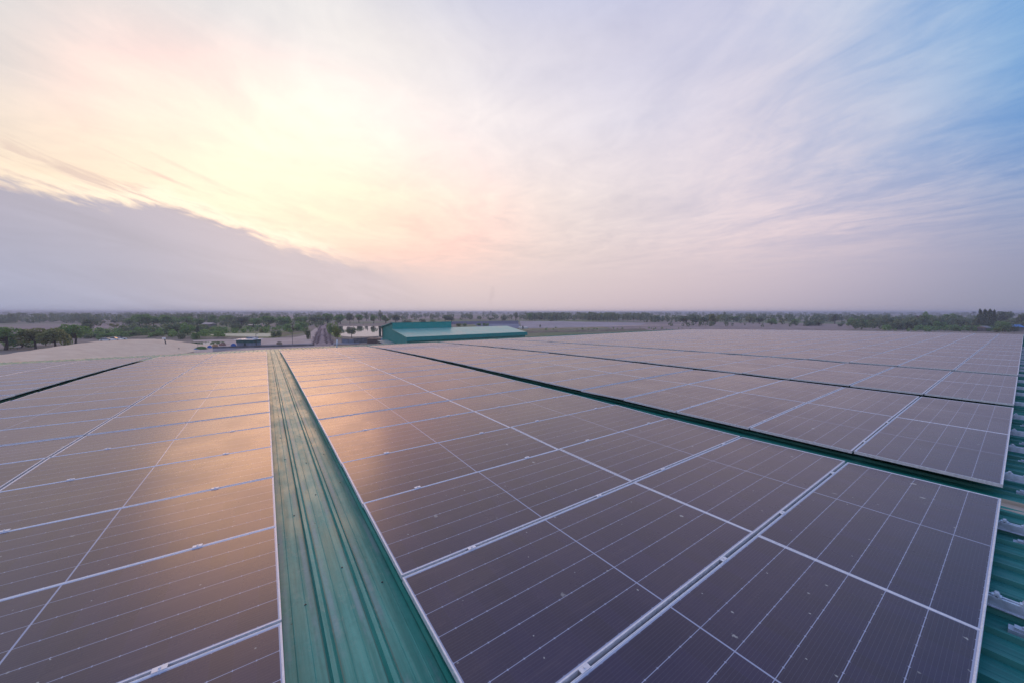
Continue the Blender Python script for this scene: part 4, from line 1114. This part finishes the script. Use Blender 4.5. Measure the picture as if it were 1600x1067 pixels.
# house with a blue roof at the far right, shelter box at shed corner
def house(x, yb, w, dpt, h, m_r, m_w, label, rise=1.2):
    root = empty('farm_house', px(x, yb), -YAW + random.uniform(-.3, .3)); tag(root, label, 'house')
    MB().box(-w/2, w/2, 0, dpt, 0, h).build('wall', m_w, root)
    m = MB(); b = 0
    pts = [(-w/2 - .4, -.5, h), (w/2 + .4, -.5, h), (w/2 + .4, dpt + .5, h), (-w/2 - .4, dpt + .5, h), (-w/2 - .4, dpt/2, h + rise), (w/2 + .4, dpt/2, h + rise)]
    m.v = [Vector(p) for p in pts]; m.f = [[0, 1, 5, 4], [2, 3, 4, 5], [1, 2, 5], [3, 0, 4], [3, 2, 1, 0]]; m.m = [0] * 5
    for v_ in m.v: v_.z += .01
    m.build('roof', m_r, root)
    MB().box(-.5, .5, -.05, -.002, 0, 2.0).build('door', M_TRIM, root)
house(1591, 518.5, 6.5, 5, 2.6, mat('blue roofing', (0.05, .16, .45), .5, var=.15), M_CONC, 'small house with a bright blue roof at the right edge', 1.6)
house(1545, 518.5, 5, 4, 2.2, mat('tin roofing', (0.28, .22, .22), .6, var=.2), M_CONC, 'small grey-pink farm house below the clump of evergreens')
house(817, 514.5, 6, 3, .9, M_WHITE, M_WHITE, 'low white-roofed box at the corner of the green shed', .3)
house(395, 512.5, 9, 4, 1.6, mat('pale tin', (.4, .37, .34), .6, var=.2), M_CONC, 'pale low building half hidden in the woods above the hut', .6)
house(323, 514.0, 7, 4, 3, mat('pinkish tin', (.5, .38, .33), .6, var=.2), M_CONC, 'pale pink-roofed house in the gap of the woods', 1.2)
# distant water towers
def tower(x, yb, yt, label):
    root = empty('water_tower', px(x, yb)); d = depth(yb); h = (yb - yt) / F * d; tag(root, label, 'tower')
    m = MB()
    for a in range(4): m.tube([(math.cos(a * PI/2) * 2, math.sin(a * PI/2) * 2, 0), (math.cos(a * PI/2) * 1.4, math.sin(a * PI/2) * 1.4, h * .75)], .22, 6)
    m.build('legs', M_GREYW, root); MB().tube([(0, 0, h * .75), (0, 0, h * .8), (0, 0, h * .96), (0, 0, h)], [1.2, 2.2, 2.2, .4], 14).build('tank', M_GREYW, root)
tower(1519, 500, 487.6, 'small grey water tower at the horizon, left of the evergreens')
tower(767, 495, 487.0, 'tiny dark tower at the horizon under the thin smoke')

# ---------------------------------------------------------------- thin smoke
m = MB(); b0 = px(767, 495); sg = depth(495) / F
m.tube([(0, 0, 16), (2, 0, 30), (-3, 0, 46), (4, 0, 62), (7, 0, 80), (5, 0, 92)], [1.5, 4, 6, 8, 8, 3], 14)
sm = bpy.data.materials.new('smoke'); sm.use_nodes = True; sm.node_tree.nodes.clear()
sv = sm.node_tree.nodes.new('ShaderNodeVolumePrincipled'); sv.inputs['Color'].default_value = (.55, .5, .5, 1); sv.inputs['Density'].default_value = 0.0045
sm.node_tree.links.new(sv.outputs[0], sm.node_tree.nodes.new('ShaderNodeOutputMaterial').inputs['Volume'])
o = m.build('smoke', sm, None, True); o.location = b0; tag(o, 'very thin grey smoke rising at the horizon', kind='stuff')

# ---------------------------------------------------------------- haze
hz = MB().box(-9000, 9000, -9000, 9000, GZ - 1.0, 8.0).build('haze', None)
hz.data.materials.clear()
hm = bpy.data.materials.new('haze air'); hm.use_nodes = True; hm.node_tree.nodes.clear()
pv = hm.node_tree.nodes.new('ShaderNodeVolumePrincipled'); pv.inputs['Color'].default_value = (0.80, 0.83, 0.98, 1); pv.inputs['Density'].default_value = 0.0005; pv.inputs['Anisotropy'].default_value = 0.2
ho = hm.node_tree.nodes.new('ShaderNodeOutputMaterial'); hm.node_tree.links.new(pv.outputs[0], ho.inputs['Volume'])
hz.data.materials.append(hm); tag(hz, 'thin evening haze over the farmland', kind='stuff')
